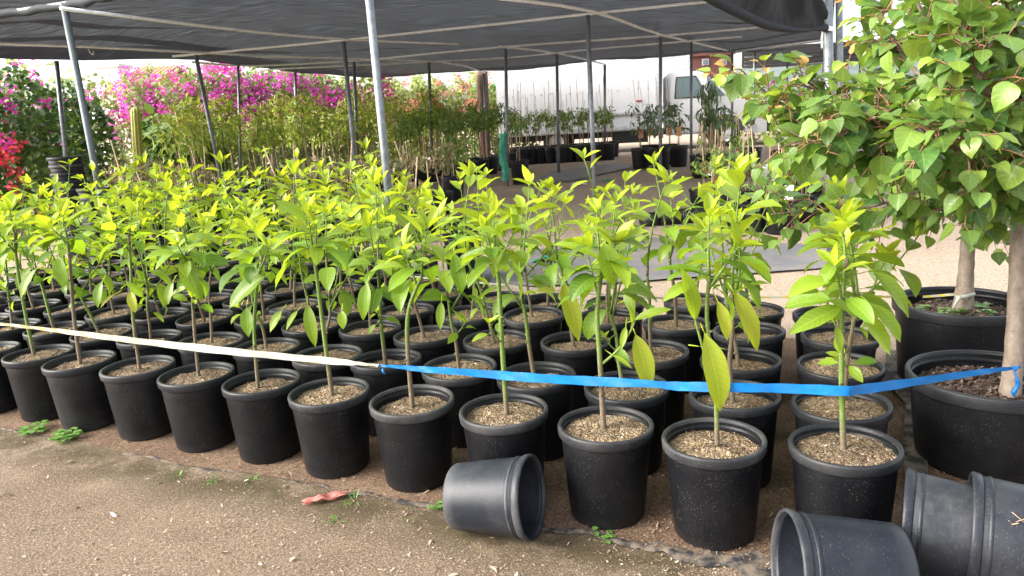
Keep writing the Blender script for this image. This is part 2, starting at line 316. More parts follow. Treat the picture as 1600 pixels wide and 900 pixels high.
class MB:
    def __init__(s): s.v, s.f, s.lv, s.age, s.n = [], [], [], [], 0
    def add(s, V, F, lv=None, age=0.0):
        V = np.asarray(V, float); k = len(V)
        s.v.append(V); s.f += [tuple(i + s.n for i in f) for f in F]
        s.lv.append(np.tile([.5, .5, .5], (k, 1)) if lv is None else lv); s.age.append(np.full(k, age) if np.isscalar(age) else np.asarray(age, float)); s.n += k
    def build(s, name, mat, parent=None, smooth=True):
        me = bpy.data.meshes.new(name)
        if s.n:
            me.from_pydata(np.concatenate(s.v).tolist(), [], s.f)
            a = me.attributes.new("lv", 'FLOAT_VECTOR', 'POINT'); a.data.foreach_set('vector', np.concatenate(s.lv).astype(np.float32).ravel())
            a = me.attributes.new("age", 'FLOAT', 'POINT'); a.data.foreach_set('value', np.concatenate(s.age).astype(np.float32))
            if smooth: me.polygons.foreach_set('use_smooth', [True] * len(me.polygons))
        return link(name, me, mat, parent)
    # ---- shapes
    def tube(s, pts, rad, seg=8, cap=True, age=0.0):
        P = np.asarray(pts, float); n = len(P); rad = np.full(n, rad) if np.isscalar(rad) else np.asarray(rad, float)
        age = np.full(n, age) if np.isscalar(age) else np.asarray(age, float)
        T = np.gradient(P, axis=0) if n > 2 else np.array([P[1] - P[0]] * 2); T /= np.linalg.norm(T, axis=1)[:, None] + 1e-12
        ref = np.array([0, 0, 1.0]) if abs(T[0][2]) < .9 else np.array([1.0, 0, 0])
        a = np.linspace(0, 2 * np.pi, seg, endpoint=False); V = []
        for i in range(n):
            x = np.cross(T[i], ref); x /= np.linalg.norm(x) + 1e-12; y = np.cross(T[i], x); ref = -np.cross(T[i], x) if False else ref
            V.append(P[i] + rad[i] * (np.cos(a)[:, None] * x + np.sin(a)[:, None] * y))
        V = np.concatenate(V); F = []
        for i in range(n - 1):
            for j in range(seg):
                k = (j + 1) % seg; F.append((i * seg + j, i * seg + k, (i + 1) * seg + k, (i + 1) * seg + j))
        if cap: F.append(tuple(range(seg))[::-1]); F.append(tuple((n - 1) * seg + j for j in range(seg)))
        s.add(V, F, None, np.repeat(age, seg))
    def lathe(s, prof, seg=40, center=(0, 0, 0), frame=None, age=0.0, jit=0.0, rnd=None):
        """prof: list of (r, z), open profile; frame 3x3 columns = x,y,axis"""
        a = np.linspace(0, 2 * np.pi, seg, endpoint=False); V = []
        for r, z in prof: V.append(np.stack([r * np.cos(a), r * np.sin(a), np.full(seg, z)], 1))
        V = np.concatenate(V)
        if frame is not None: V = V @ np.asarray(frame).T
        V = V + np.asarray(center); F = []
        for i in range(len(prof) - 1):
            for j in range(seg):
                k = (j + 1) % seg; F.append((i * seg + j, i * seg + k, (i + 1) * seg + k, (i + 1) * seg + j))
        s.add(V, F, None, age)
    def box(s, c, size, rot=None):
        x, y, z = [d / 2 for d in size]; V = np.array([[a, b, d] for a in (-x, x) for b in (-y, y) for d in (-z, z)])
        if rot is not None: V = V @ np.asarray(rot).T
        s.add(V + np.asarray(c), [(0, 1, 3, 2), (4, 6, 7, 5), (0, 4, 5, 1), (2, 3, 7, 6), (0, 2, 6, 4), (1, 5, 7, 3)])
    def leaf(s, base, d, up, L, W, T, droop=.6, fold=.25, wave=0.0, age=.5, rnd=.5, twist=0.0):
        """T: leaf template (v stations, half widths, columns)"""
        vs, ws, cx = T; d = d / (np.linalg.norm(d) + 1e-9); n = up - d * (up @ d)
        nn = np.linalg.norm(n); n = n / nn if nn > 1e-4 else np.cross(d, [1, 0, 0.01])
        sd = np.cross(d, n); ang = droop * vs ** 1.2; dv = np.diff(vs, prepend=0)
        cx_ = np.cumsum(np.cos(ang) * dv) * L; cz = np.cumsum(np.sin(ang) * dv) * L
        P = base + np.outer(cx_, d) - np.outer(cz, n)
        N = np.outer(np.cos(ang), n) + np.outer(np.sin(ang), d)
        if twist:
            t = twist * vs; S = np.outer(np.cos(t), sd) + N * np.sin(t)[:, None]
        else: S = np.tile(sd, (len(vs), 1))
        hw = ws * W * .5; V = []
        wv = wave * W * np.sin(vs * 17 + rnd * 20)
        for c in cx:
            V.append(P + S * (hw * c)[:, None] + N * (abs(c) * (fold * hw + wv * (1 if c > 0 else -.8)))[:, None])
        V = np.stack(V, 1).reshape(-1, 3); nc = len(cx); F = []
        for i in range(len(vs) - 1):
            for j in range(nc - 1): F.append((i * nc + j, i * nc + j + 1, (i + 1) * nc + j + 1, (i + 1) * nc + j))
        lv = np.stack([np.tile((np.array(cx) + 1) / 2, len(vs)), np.repeat(vs, nc), np.full(len(V), rnd)], 1)
        s.add(V, F, lv, age)

AV = (np.array([0, .05, .18, .35, .52, .70, .86, 1.0]), np.array([.05, .22, .68, .97, 1.0, .80, .42, .02]), (-1, 0, 1))
AVH = (np.array([0, .04, .1, .2, .32, .44, .56, .68, .8, .9, .96, 1.0]), np.array([.05, .18, .44, .76, .95, 1.0, .97, .85, .60, .33, .14, .01]), (-1, -.55, 0, .55, 1))
HEART = (np.array([0, .06, .16, .32, .5, .68, .84, 1.0]), np.array([.25, .66, .93, 1.0, .86, .60, .28, .02]), (-1, -.5, 0, .5, 1))
SMALL = (np.array([0, .3, .65, 1.0]), np.array([.12, .9, .75, .03]), (-1, 0, 1))
LANCE = (np.array([0, .2, .5, .8, 1.0]), np.array([.15, .8, 1.0, .55, .03]), (-1, 0, 1))
BRACT = (np.array([0, .35, .75, 1.0]), np.array([.3, 1.0, .7, .05]), (-1, 0, 1))

def unit(v): v = np.asarray(v, float); return v / (np.linalg.norm(v) + 1e-12)
def rdir(r): return unit([r.gauss(0, 1), r.gauss(0, 1), r.gauss(0, 1)])
def smooth_path(pts, n=6):
    P = np.asarray(pts, float); out = []
    for i in range(len(P) - 1):
        p0 = P[max(i - 1, 0)]; p1 = P[i]; p2 = P[i + 1]; p3 = P[min(i + 2, len(P) - 1)]
        for k in range(n):
            t = k / n; out.append(.5 * (2 * p1 + (p2 - p0) * t + (2 * p0 - 5 * p1 + 4 * p2 - p3) * t * t + (3 * p1 - p0 - 3 * p2 + p3) * t ** 3))
    out.append(P[-1]); return np.array(out)

# ------------------------------------------------------------------ ground
EDGE_PX = [(-60, 655), (0, 667), (70, 682), (130, 690), (190, 707), (290, 728), (400, 742), (480, 755), (530, 770), (600, 778), (690, 795), (760, 815), (850, 826), (930, 838), (1010, 856), (1080, 870), (1190, 890), (1300, 918)]
EDGE = [on_ground(*p) for p in EDGE_PX]

def grid_ground():
    xs = np.concatenate([[-900, -300, -120, -60, -40, -25], np.linspace(-15, -4.2, 28), np.linspace(-4, 3, 141), np.linspace(3.5, 25, 44), [40, 60, 120, 300, 900]]); ys = np.concatenate([[-60, -10, -2, 0, .8], np.linspace(1.2, 5.5, 87), np.linspace(6, 30, 61), [40, 60, 120, 300, 1200]])
    V = [(x, y, gz(x, y)) for y in ys for x in xs]; nx = len(xs); E2 = np.array([p[:2] for p in EDGE])
    A = []
    for (x, y, z) in V:
        d = np.interp(x, E2[:, 0], E2[:, 1]) - y; A.append(max(0.0, 1 - abs(d - .10) / .26) if -4.2 < x < .6 and y < 5.6 else 0.0)
    F = [(j * nx + i, j * nx + i + 1, (j + 1) * nx + i + 1, (j + 1) * nx + i) for j in range(len(ys) - 1) for i in range(nx - 1)]
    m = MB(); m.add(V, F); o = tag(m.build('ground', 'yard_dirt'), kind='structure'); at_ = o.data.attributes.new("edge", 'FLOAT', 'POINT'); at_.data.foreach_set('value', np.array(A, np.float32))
grid_ground()

def sheet(name, mat, outline, dz, n=24, ripple=0.0, seed=1, kind='structure', label=None, cat=None):
    """a ground sheet: outline polygon in world xy, triangulated on a fine grid clipped by the polygon, dz above the ground"""
    bm = bmesh.new(); vs = [bm.verts.new((p[0], p[1], 0)) for p in outline]; bm.faces.new(vs)
    r = random.Random(seed)
    bmesh.ops.triangulate(bm, faces=bm.faces[:])
    for _ in range(n):
        es = [e for e in bm.edges if e.calc_length() > .5]
        if not es: break
        bmesh.ops.subdivide_edges(bm, edges=es, cuts=1); bmesh.ops.triangulate(bm, faces=bm.faces[:])
    from mathutils import noise
    for v in bm.verts: v.co.z = gz(v.co.x, v.co.y) + dz + (ripple * (noise.noise(v.co * 2.3) + 1) if ripple else 0)
    me = bpy.data.meshes.new(name); bm.normal_update(); bm.to_mesh(me); bm.free()
    for p in me.polygons:
        p.use_smooth = True
    o = link(name, me, mat); tag(o, label, cat, kind=kind); return o
bed = [tuple(p[:2]) for p in EDGE] + [(1.55, 2.0), (1.95, 3.2), (1.95, 4.4), (.2, 5.2), (-.2, 5.9), (-1.2, 7.6), (-4.5, 9.2), (-6.5, 7.0)]
sheet('mulch_bed', 'bed_mulch', bed, .004)

def scatter_chips(name, mat, n, gen, size, seed, label=None, tall=.004):
    rs = np.random.RandomState(seed); P = gen(rs, n); n = len(P)
    L = rs.uniform(*size, n) * (1 + 1.2 * (rs.rand(n) > .93)); W = L * rs.uniform(.14, .42, n); a = rs.uniform(0, 2 * np.pi, n); tilt = rs.normal(0, .28, n); roll = rs.normal(0, .35, n)
    d = np.stack([np.cos(a) * np.cos(tilt), np.sin(a) * np.cos(tilt), np.sin(tilt)], 1); sdv = np.stack([-np.sin(a) * np.cos(roll), np.cos(a) * np.cos(roll), np.sin(roll)], 1)
    base = P + np.array([0, 0, 1]) * (tall + np.abs(np.sin(tilt)) * L * .5)[:, None]
    q = np.stack([base - d * (L / 2)[:, None] - sdv * (W / 2)[:, None], base + d * (L / 2)[:, None] - sdv * (W * .3)[:, None], base + d * (L / 2)[:, None] + sdv * (W * .3)[:, None], base - d * (L / 2)[:, None] + sdv * (W / 2)[:, None]], 1).reshape(-1, 3)
    me = bpy.data.meshes.new(name); me.from_pydata(q.tolist(), [], np.arange(4 * n).reshape(-1, 4).tolist())
    at_ = me.attributes.new("age", 'FLOAT', 'POINT'); at_.data.foreach_set('value', np.repeat(rs.beta(1.6, 1.6, n), 4).astype(np.float32))
    return link(name, me, mat)
_e = np.array([p[:2] for p in EDGE])
def front_side(x, y):   # True where the point lies outside (in front of) the bed edge
    return y < np.interp(x, _e[:, 0], _e[:, 1])
def gen_yard(rs, n):
    px = rs.uniform(-40, 1640, n * 2); py = 620 + 300 * rs.rand(n * 2) ** .8; r = FWD + np.outer((px - 800) / FPX, RT) - np.outer((py - 450) / FPX, UP)
    k = -CAMZ / r[:, 2]; P = EYE + r * k[:, None]; P[:, 2] = 0; pat = np.sin(P[:, 0] * 3.1 + 1.3 * np.sin(P[:, 1] * 4.3)) * np.sin(P[:, 1] * 5.7 + np.sin(P[:, 0] * 2.2)) + .5 * np.sin(P[:, 0] * 9 + P[:, 1] * 7); ok = front_side(P[:, 0], P[:, 1]) & (P[:, 1] < 5.5) & (rs.rand(len(P)) < .35 + .45 * pat); return P[ok][:n]
def gen_bed(rs, n):
    px = rs.uniform(-40, 1640, n * 2); py = rs.uniform(560, 910, n * 2); r = FWD + np.outer((px - 800) / FPX, RT) - np.outer((py - 450) / FPX, UP)
    k = -CAMZ / r[:, 2]; P = EYE + r * k[:, None]; P[:, 2] = .004; ok = ~front_side(P[:, 0], P[:, 1]); return P[ok][:n]
tag(scatter_chips('wood_chips', 'loose_chips', 22000, gen_yard, (.0025, .0095), 3), 'pale wood chips and grit strewn over the bare yard', 'chips', kind='stuff')
tag(scatter_chips('bark_chips', 'mulch_chips', 20000, gen_bed, (.004, .012), 4), 'brown bark chips strewn between the pots', 'chips', kind='stuff')

# ------------------------------------------------------------------ pots
def pot_profile(Rt, H, rb, lip, lipw, wall=.004, inner=True, ridges=0):
    rt = Rt - lipw
    out = [(0, .004), (rb * .96, .002), (rb, .010)]
    for k in range(1, 7): t = k / 7; out.append((rb + (rt - rb) * t ** .9, .01 + (H - lip - .01) * t))
    return out, rt
def make_pot(parent, Rt=.175, H=.355, rb=.138, lip=.036, lipw=.013, seg=44, mat='pot_plastic', rimmat='rim_plastic', depth=None, frame=None, center=(0, 0, 0), ridges=0):
    """pot wall + rim as its own sub-part; open on top, with real inner wall"""
    m = MB(); out, rt = pot_profile(Rt, H, rb, lip, lipw)
    inn = [(rt, H - lip), (rt - .006, H - .012)]
    fl = .012 if depth is None else H - depth - .03
    n = 10 if ridges else 4
    for k in range(n + 1):
        t = 1 - k / n; z = fl + (H - lip - fl) * t; rr = rb + (rt - rb) * max(0, (z - .01) / (H - lip - .01)) - .006
        inn.append((rr + (.0035 if ridges and k % 2 else 0), z))
    inn.append((0, fl)); m.lathe(out + inn, seg, center, frame)
    p = m.build('pot', mat, parent)
    r = MB(); t = H; r.lathe([(rt - .0025, t - lip - .002), (rt + .003, t - lip - .004), (Rt - .0045, t - lip - .001), (Rt - .002, t - lip + .003), (Rt, t - .008), (Rt - .002, t - .002), (Rt - .006, t), (rt - .0005, t - .0005), (rt - .0035, t - .005), (rt - .0045, t - lip * .9)], seg, center, frame)
    r.build('rim', rimmat, p)
    return p
def soil_mesh(seed, rad, z, mat, parent, chips=420, size=(.006, .016), name='soil', lump=.010):
    rs = np.random.RandomState(seed); m = MB(); rings = 9; seg = 30; V = [(0, 0, z + lump)]; F = []
    ph = rs.uniform(0, 6, 6)
    def h(x, y): return z + lump * (1 - (x * x + y * y) / (rad * rad)) + .005 * math.sin(x * 37 + ph[0]) * math.sin(y * 41 + ph[1]) + .003 * math.sin(x * 91 + ph[2]) * math.cos(y * 83 + ph[3])
    for i in range(1, rings + 1):
        for j in range(seg):
            a = 2 * math.pi * j / seg; r = rad * i / rings; x, y = r * math.cos(a), r * math.sin(a); V.append((x, y, h(x, y)))
    for j in range(seg): F.append((0, 1 + j, 1 + (j + 1) % seg))
    for i in range(rings - 1):
        for j in range(seg):
            k = (j + 1) % seg; b = 1 + i * seg; F.append((b + j, b + seg + j, b + seg + k, b + k))
    m.add(V, F)
    # loose flakes lying on top
    for _ in range(chips):
        a = rs.uniform(0, 6.283); r = rad * .97 * math.sqrt(rs.rand()); x, y = r * math.cos(a), r * math.sin(a); L = rs.uniform(*size); W = L * rs.uniform(.25, .6); b = rs.uniform(0, 6.283); t = rs.normal(0, .4)
        d = np.array([math.cos(b) * math.cos(t), math.sin(b) * math.cos(t), math.sin(t)]); s_ = np.array([-math.sin(b), math.cos(b), rs.normal(0, .4)]); c = np.array([x, y, h(x, y) + .002 + abs(math.sin(t)) * L * .4])
        m.add([c - d * L / 2 - s_ * W / 2, c + d * L / 2 - s_ * W / 3, c + d * L / 2 + s_ * W / 3, c - d * L / 2 + s_ * W / 2], [(0, 1, 2, 3)])
    return m.build(name, mat, parent, smooth=False)

# ------------------------------------------------------------------ saplings of the block
SOILZ = .322
def shoot(leaves, stem, r, base, direc, length, n, Lmax, r0, hero=False, Wk=.45):
    d = unit(direc); pts = [np.array(base)]; p = np.array(base); k = 6; bend = np.array([r.gauss(0, .12), r.gauss(0, .12), .16])
    for i in range(k):
        d = unit(d + bend / k * 2); p = p + d * length / k; pts.append(p.copy())
    P = np.array(pts); stem.tube(P, np.linspace(r0, .0022, len(P)), 6, age=np.linspace(.15, 0, len(P)))
    ga = r.uniform(0, 6.28); tmpl = AVH if hero else AV
    for i in range(n):
        t = (i + .6) / n; q = t ** .85 * k; j = min(int(q), k - 1); b = P[j] + (P[j + 1] - P[j]) * (q - j); ax = unit(P[j + 1] - P[j])
        ga += 2.4 + r.uniform(-.3, .3); x = unit(np.cross(ax, [.3, .9, .1])); y = np.cross(ax, x); rad = math.cos(ga) * x + math.sin(ga) * y
        el = R(-4 + 58 * t ** 1.8 + r.uniform(-18, 18)); ld = unit(rad * math.cos(el) + ax * math.sin(el))
        L = Lmax * (1.0 - .55 * t ** 1.8) * (.75 + .25 * min(1, t * 3)) * r.uniform(.72, 1.1); age = max(0, min(1, 1.0 - t * 1.05 + r.uniform(-.2, .2)))
        pet = .018 + .012 * (1 - t); b2 = b + ld * pet; stem.tube([b, b2], .0016, 4, cap=False, age=0.0)
        leaves.leaf(b2, ld, ax + .25 * np.array([0, 0, 1]), L, L * Wk * r.uniform(.85, 1.15), tmpl, droop=(1.2 - .95 * t) * r.uniform(.4, 1.25), fold=r.uniform(.18, .5), wave=r.uniform(.0, .05), age=age, rnd=r.random(), twist=r.uniform(-.5, .5))
    top = P[-1]
    for i in range(3):     # terminal rosette
        a = ga + i * 1.6; rad = np.array([math.cos(a), math.sin(a), 0]); el = R(r.uniform(22, 74)); ld = unit(rad * math.cos(el) + d * math.sin(el)); L = Lmax * r.uniform(.3, .6)
        leaves.leaf(top, ld, d - .2 * rad, L, L * Wk * r.uniform(.75, 1.0), tmpl, droop=r.uniform(-.15, .35), fold=.55, age=0.0, rnd=r.random())
def make_plant(name, label, loc, seed, height=.74, stem_local=None, hero=False, nshoots=None, mat='sapling_leaf', spread=1.0, rot=0.0, dens=1.0, woody=None):
    r = random.Random(seed); root = thing(name, label, 'potted plant', loc, rot, 'young saplings in black pots in the roped-off block')
    st, lf = MB(), MB()
    if stem_local is None:
        h = r.uniform(.30, .42) * height / .74; lean = np.array([r.gauss(0, .05), r.gauss(0, .05)])
        sp = [(0, 0, SOILZ - .06)] + [(lean[0] * t + r.gauss(0, .006), lean[1] * t + r.gauss(0, .006), SOILZ + h * t) for t in (.35, .7, 1.0)]
    else: sp = stem_local
    P = smooth_path(sp, 5); n = len(P); rad = np.linspace(.0090, .0058, n) * r.uniform(.9, 1.15); rad = rad * (1 + .10 * np.array([r.random() for _ in range(n)]))
    w0 = woody or r.choice([.4, .6, .9, 1.4, 1.8]); age = np.clip(1.15 - np.linspace(0, 1, n) / w0, 0, 1); st.tube(P, rad, 9, age=age)
    for _ in range(3):     # bud scars and stubs
        j = r.randrange(2, n - 1); a = r.uniform(0, 6.28); b = P[j]; st.tube([b, b + np.array([math.cos(a), math.sin(a), .3]) * .016], [.0065, .004], 6, age=.6)
    top = P[-1]; ns = nshoots or r.choice([2, 3, 3]); th = SOILZ + height
    if r.random() < .5: st.tube([top - [0, 0, .01], top + [0.004, 0, r.uniform(.02, .05)]], [.0068, .0062], 8, age=.8)
    a0 = r.uniform(0, 6.28)
    for k in range(ns):
        j = max(1, n - 1 - r.choice([0, 1, 2, 3]) - k) if k else n - 1; b = P[j]; a = a0 + k * 6.28 / ns + r.uniform(-.4, .4); out = r.uniform(.35, .85) * spread if k else r.uniform(0, .2)
        ln = max(.14, (th - b[2]) * (r.uniform(.85, 1.05) if k == 0 else r.uniform(.55, .9)))
        shoot(lf, st, r, b, (math.cos(a) * out, math.sin(a) * out, 1), ln, int((r.randint(8, 11) if k == 0 else r.randint(6, 8)) * dens), r.uniform(.16, .215), .0058, hero)
    # a few leaves or a small side shoot lower on the stem
    if r.random() < .55:
        j = int(n * r.uniform(.35, .6)); a = r.uniform(0, 6.28); shoot(lf, st, r, P[j], (math.cos(a), math.sin(a), .7), r.uniform(.07, .15), r.randint(3, 5), .10, .0035, hero)
    return root, st, lf
SOILS = []
def add_pot_and_soil(root, k, r):
    global POT0
    if not SOILS:
        p = make_pot(root, depth=.07); POT0 = p
        for q in range(5): SOILS.append(soil_mesh(q, .158, SOILZ, 'potting_mix', root if q == 0 else None, 750, (.003, .0085), lump=.014))
        for q in range(1, 5): COL.objects.unlink(SOILS[q])
        return p
    p = POT0.copy(); COL.objects.link(p); p.parent = root; p.rotation_euler = (0, 0, r.uniform(0, 6.28))
    for c in POT0.children:
        d = c.copy(); COL.objects.link(d); d.parent = p
    s = SOILS[k % 5].copy(); COL.objects.link(s); s.parent = root; s.rotation_euler = (0, 0, r.uniform(0, 6.28)); dz = r.choice([0, 0, 1]) * r.uniform(-.024, -.008) + r.uniform(-.006, .005); s.location = (0, 0, dz); k_ = 1 + dz * 1.2; s.scale = (k_, k_, 1)
    return p

MEAS = [(-2.616, 3.959), (-2.284, 3.777), (-1.903, 3.614), (-1.537, 3.432), (-1.171, 3.263), (-.817, 3.076), (-.44, 2.913), (-.06, 2.746), (.307, 2.547), (.66, 2.375), (1.059, 2.26), (1.205, 2.61), (1.372, 3.019), (1.543, 3.413), (.846, 2.752), (.996, 3.161), (.448, 2.93), (.642, 3.356), (.848, 3.8), (1.06, 4.253), (.297, 3.586), (.525, 4.013), (-.267, 3.311), (.086, 3.123), (-.101, 3.704), (-.471, 3.872), (.115, 4.158), (-.257, 4.275), (-1.324, 3.815), (-.95, 3.61), (-.637, 3.473), (-1.174, 4.229), (-.815, 4.072), (-1.535, 4.483), (-1.003, 4.644)]
# stems of the front row as seen: (pixels down the stem from soil to the fork)
FRONT = {1: ([(1322, 697), (1318, 600), (1320, 500), (1326, 420)], .70, 'green-stemmed sapling at the right end of the front row, in a faded squat pot'),
         2: ([(1122, 697), (1120, 600), (1108, 500), (1112, 430)], .80, 'second sapling from the right in front, a yellow leaf hanging over the blue tape'),
         3: ([(943, 674), (935, 560), (930, 490), (936, 430)], .80, 'third front-row sapling from the right, with a cut stub and a low side branch'),
         4: ([(793, 652), (787, 560), (781, 440), (776, 400)], .78, 'fourth sapling from the right in the front row, forked stem behind the tipped empty pot'),
         5: ([(645, 640), (637, 540), (640, 480), (660, 430)], .74, 'front row sapling with a crooked forking stem, just right of the tape knot'),
         6: ([(520, 622), (507, 520), (496, 430), (490, 390)], .74, 'front row sapling just left of the tape knot, low leaves hanging beside it'),
         7: ([(403, 610), (397, 520), (402, 440), (408, 410)], .66, 'front row sapling behind the white tape with a large glossy leaf hanging left'),
         8: ([(310, 592), (304, 520), (300, 440), (298, 400)], .70, 'front row sapling with a stubby pruned stem behind the white tape, fifth from the left'),
         9: ([(218, 577), (209, 500), (205, 410), (203, 380)], .70, 'front row sapling above the two clumps of clover, fourth from the left'),
         10: ([(125, 564), (118, 495), (113, 410), (110, 380)], .68, 'front row sapling where the tape turns from yellow to white, third from the left'),
         11: ([(53, 556), (40, 500), (25, 420), (20, 370)], .68, 'front row sapling behind the yellow end of the tape, second from the left')}
ORD = ['', 'first', 'second', 'third', 'fourth', 'fifth', 'sixth', 'seventh', 'eighth', 'ninth', 'tenth', 'eleventh', 'twelfth', 'thirteenth', 'fourteenth', 'fifteenth', 'sixteenth', 'seventeenth']
def jmax(i): return 4 if i <= 5 else (5 if i <= 7 else 7)
PLANTS = {}
def build_block():
    r = random.Random(5); used = set(); POOL = []; cnt = 0
    for j in range(8):
        rank = 0
        for i in range(0, 17):
            if j > jmax(i): continue
            gx, gy = 1.059 + j * .16 - i * .367, 2.26 + j * .385 + i * .17
            best = min(MEAS, key=lambda m: (m[0] - gx) ** 2 + (m[1] - gy) ** 2)
            if math.hypot(best[0] - gx, best[1] - gy) < .19 and best not in used: used.add(best); x, y = best
            else: x, y = gx + r.gauss(0, .018), gy + r.gauss(0, .018)
            u, v = px_of((x, y, .7))
            if u < -70: continue
            rank += 1; z = .004 + gz(x, y); cnt += 1
            if j == 0 and rank in FRONT:
                pts, hgt, lab = FRONT[rank]; loc = np.array([x, y, z]); first = on_plane = None
                P = []
                for q, (a, b) in enumerate(pts):
                    w_ = at(a, b, y + .0) - loc; P.append(tuple(w_))
                P[0] = (P[0][0], 0.0, SOILZ - .06)
                root, st, lf = make_plant('potted_sapling', lab, (x, y, z), 100 + rank, hgt, P, True, woody={1: .3, 2: .3, 3: .5, 4: .3, 5: .6, 6: .35, 7: .35, 8: 1.5, 9: .5, 10: 1.4, 11: .3}[rank])
                add_pot_and_soil(root, cnt, r); root.rotation_euler = (r.gauss(0, .007), r.gauss(0, .007), 0); st.build('stem', 'sapling_bark', root); lf.build('foliage', 'sapling_leaf', root); PLANTS[rank] = root; continue
            if j == 0: lab = 'sapling at the far left of the front row, its pot cut by the frame edge'
            elif j <= 4: lab = 'sapling in the %s row behind the tape, %s from the right end' % (ORD[j + 1], ORD[rank])
            else: lab = 'bright green sapling in the crowded back rows, its pot hidden by those in front'
            near = j <= 2
            if near or len(POOL) < 14:
                root, st, lf = make_plant('potted_sapling', lab, (x, y, z), 1000 + cnt, r.uniform(.70, .94), hero=False, dens=.9, spread=1.15)
                add_pot_and_soil(root, cnt, r); s = st.build('stem', 'sapling_bark', root); f = lf.build('foliage', 'sapling_leaf', root)
                root.rotation_euler = (r.gauss(0, .018), r.gauss(0, .018), 0)
                if not near: POOL.append((s, f))
            else:
                root = thing('potted_sapling', lab, 'potted plant', (x, y, z), 0, 'young saplings in black pots in the roped-off block'); add_pot_and_soil(root, cnt, r)
                s0, f0 = POOL[cnt % len(POOL)]; rz = r.uniform(0, 6.28); k = r.uniform(.92, 1.06)
                for o in (s0, f0):
                    c = o.copy(); COL.objects.link(c); c.parent = root; c.rotation_euler = (0, 0, rz)
build_block()

# ------------------------------------------------------------------ hero leaves and side shoots seen on the front row
def hero_leaves():
    def L(rank, base, tip, Wk, mat_age, up=(0, -.6, .8), droop=.5, mat='foliage', rnd=.5, dY=(0.0, 0.0), wave=.04, twist=0.0):
        root = PLANTS[rank]; y = root.location[1]; loc = np.array(root.location)
        b = at(base[0], base[1], y + dY[0]) - loc; t = at(tip[0], tip[1], y + dY[1]) - loc; d = t - b; Ln = np.linalg.norm(d)
        u = np.array(up, float); ud = unit(d); n = unit(u - ud * (u @ ud)); th = droop * .45
        d0 = unit(ud * math.cos(th) + n * math.sin(th))
        return b, d0, n, Ln * 1.05, Wk * Ln, droop, mat_age, rnd, wave, twist
    specs = {2: [((1104, 520), (1128, 640), .31, .9, 'y'), ((1095, 540), (1140, 545), .05, .3, 'g'), ((1150, 455), (1186, 545), .32, .6, 'y'), ((1085, 440), (1040, 468), .38, .4, 'g'), ((1090, 500), (1070, 420), .3, .2, 'g'), ((1125, 470), (1140, 530), .34, .5, 'y')],
             3: [((990, 522), (1012, 608), .36, .75, 'y'), ((988, 500), (1045, 482), .25, .3, 'g'), ((955, 555), (985, 575), .22, .3, 'g'), ((975, 510), (968, 545), .3, .3, 'g'), ((985, 505), (980, 478), .3, .1, 'g'), ((940, 380), (955, 445), .55, .6, 'g')],
             4: [((880, 440), (905, 530), .3, .9, 'y'), ((870, 455), (840, 455), .38, .6, 'y')],
             1: [((1350, 490), (1395, 555), .42, .3, 'g'), ((1340, 495), (1300, 470), .4, .6, 'g'), ((1365, 475), (1412, 535), .34, .5, 'g'), ((1320, 480), (1240, 520), .34, .6, 'g'), ((1370, 425), (1425, 495), .34, .5, 'g'), ((1310, 510), (1318, 550), .35, .3, 'g'), ((1285, 455), (1240, 460), .35, .5, 'g')],
             7: [((415, 430), (358, 480), .40, .8, 'g'), ((385, 480), (388, 525), .45, .8, 'g'), ((440, 485), (422, 518), .42, .4, 'g'), ((480, 475), (492, 540), .30, .5, 'g'), ((465, 485), (447, 515), .3, .4, 'g')],
             5: [((575, 440), (568, 497), .36, .7, 'g'), ((535, 485), (537, 512), .55, .4, 'g'), ((700, 430), (760, 385), .30, .8, 'g'), ((710, 395), (722, 455), .38, .8, 'g'), ((690, 470), (688, 512), .34, .5, 'g')],
             9: [((225, 465), (198, 440), .35, .6, 'g'), ((160, 440), (153, 480), .4, .8, 'g'), ((205, 455), (212, 488), .42, .2, 'y'), ((180, 460), (158, 480), .25, .1, 'y')],
             8: [((265, 465), (300, 445), .2, .4, 'g'), ((270, 440), (262, 475), .42, .7, 'g'), ((285, 400), (315, 470), .40, .7, 'g')],
             10: [((60, 420), (35, 465), .36, .7, 'g'), ((95, 400), (105, 450), .4, .7, 'g')]}
    for rank, ls in specs.items():
        root = PLANTS[rank]; r = random.Random(rank); mg, my = MB(), MB(); st = MB()
        for (b, t, wk, ag, kind) in ls:
            q = L(rank, b, t, wk, ag, dY=(-.02, -.05), droop=r.uniform(.35, .7), rnd=r.uniform(.3, .6), twist=r.uniform(-.25, .25))
            m = my if kind == 'y' else mg
            m.leaf(q[0], q[1], q[2], q[3], q[4], AVH, q[5], .32, q[8], q[6], q[7], q[9])
            p0 = q[0]; back = q[0] - q[1] * .03; m.tube([back + np.array([0, .015, 0]), p0], [.0022, .0016], 5, age=0)
        if mg.n: mg.build('foliage', 'sapling_leaf', root)
        if my.n: my.build('foliage', 'yellow_leaf', root)['label'] = 'yellowing older leaves hanging from the sapling'
        if rank == 3:
            loc = np.array(root.location); y = loc[1]
            P = smooth_path([at(937, 570, y) - loc, at(962, 548, y - .02) - loc, at(980, 522, y - .03) - loc, at(990, 500, y - .03) - loc], 4); st.tube(P, np.linspace(.006, .003, len(P)), 7)
        if rank == 2:
            loc = np.array(root.location); y = loc[1]
            P = smooth_path([at(1118, 592, y) - loc, at(1102, 545, y - .02) - loc, at(1090, 500, y - .02) - loc, at(1084, 470, y - .02) - loc], 4); st.tube(P, np.linspace(.006, .003, len(P)), 7)
        if st.n: st.build('twig', 'sapling_bark', root)
hero_leaves()

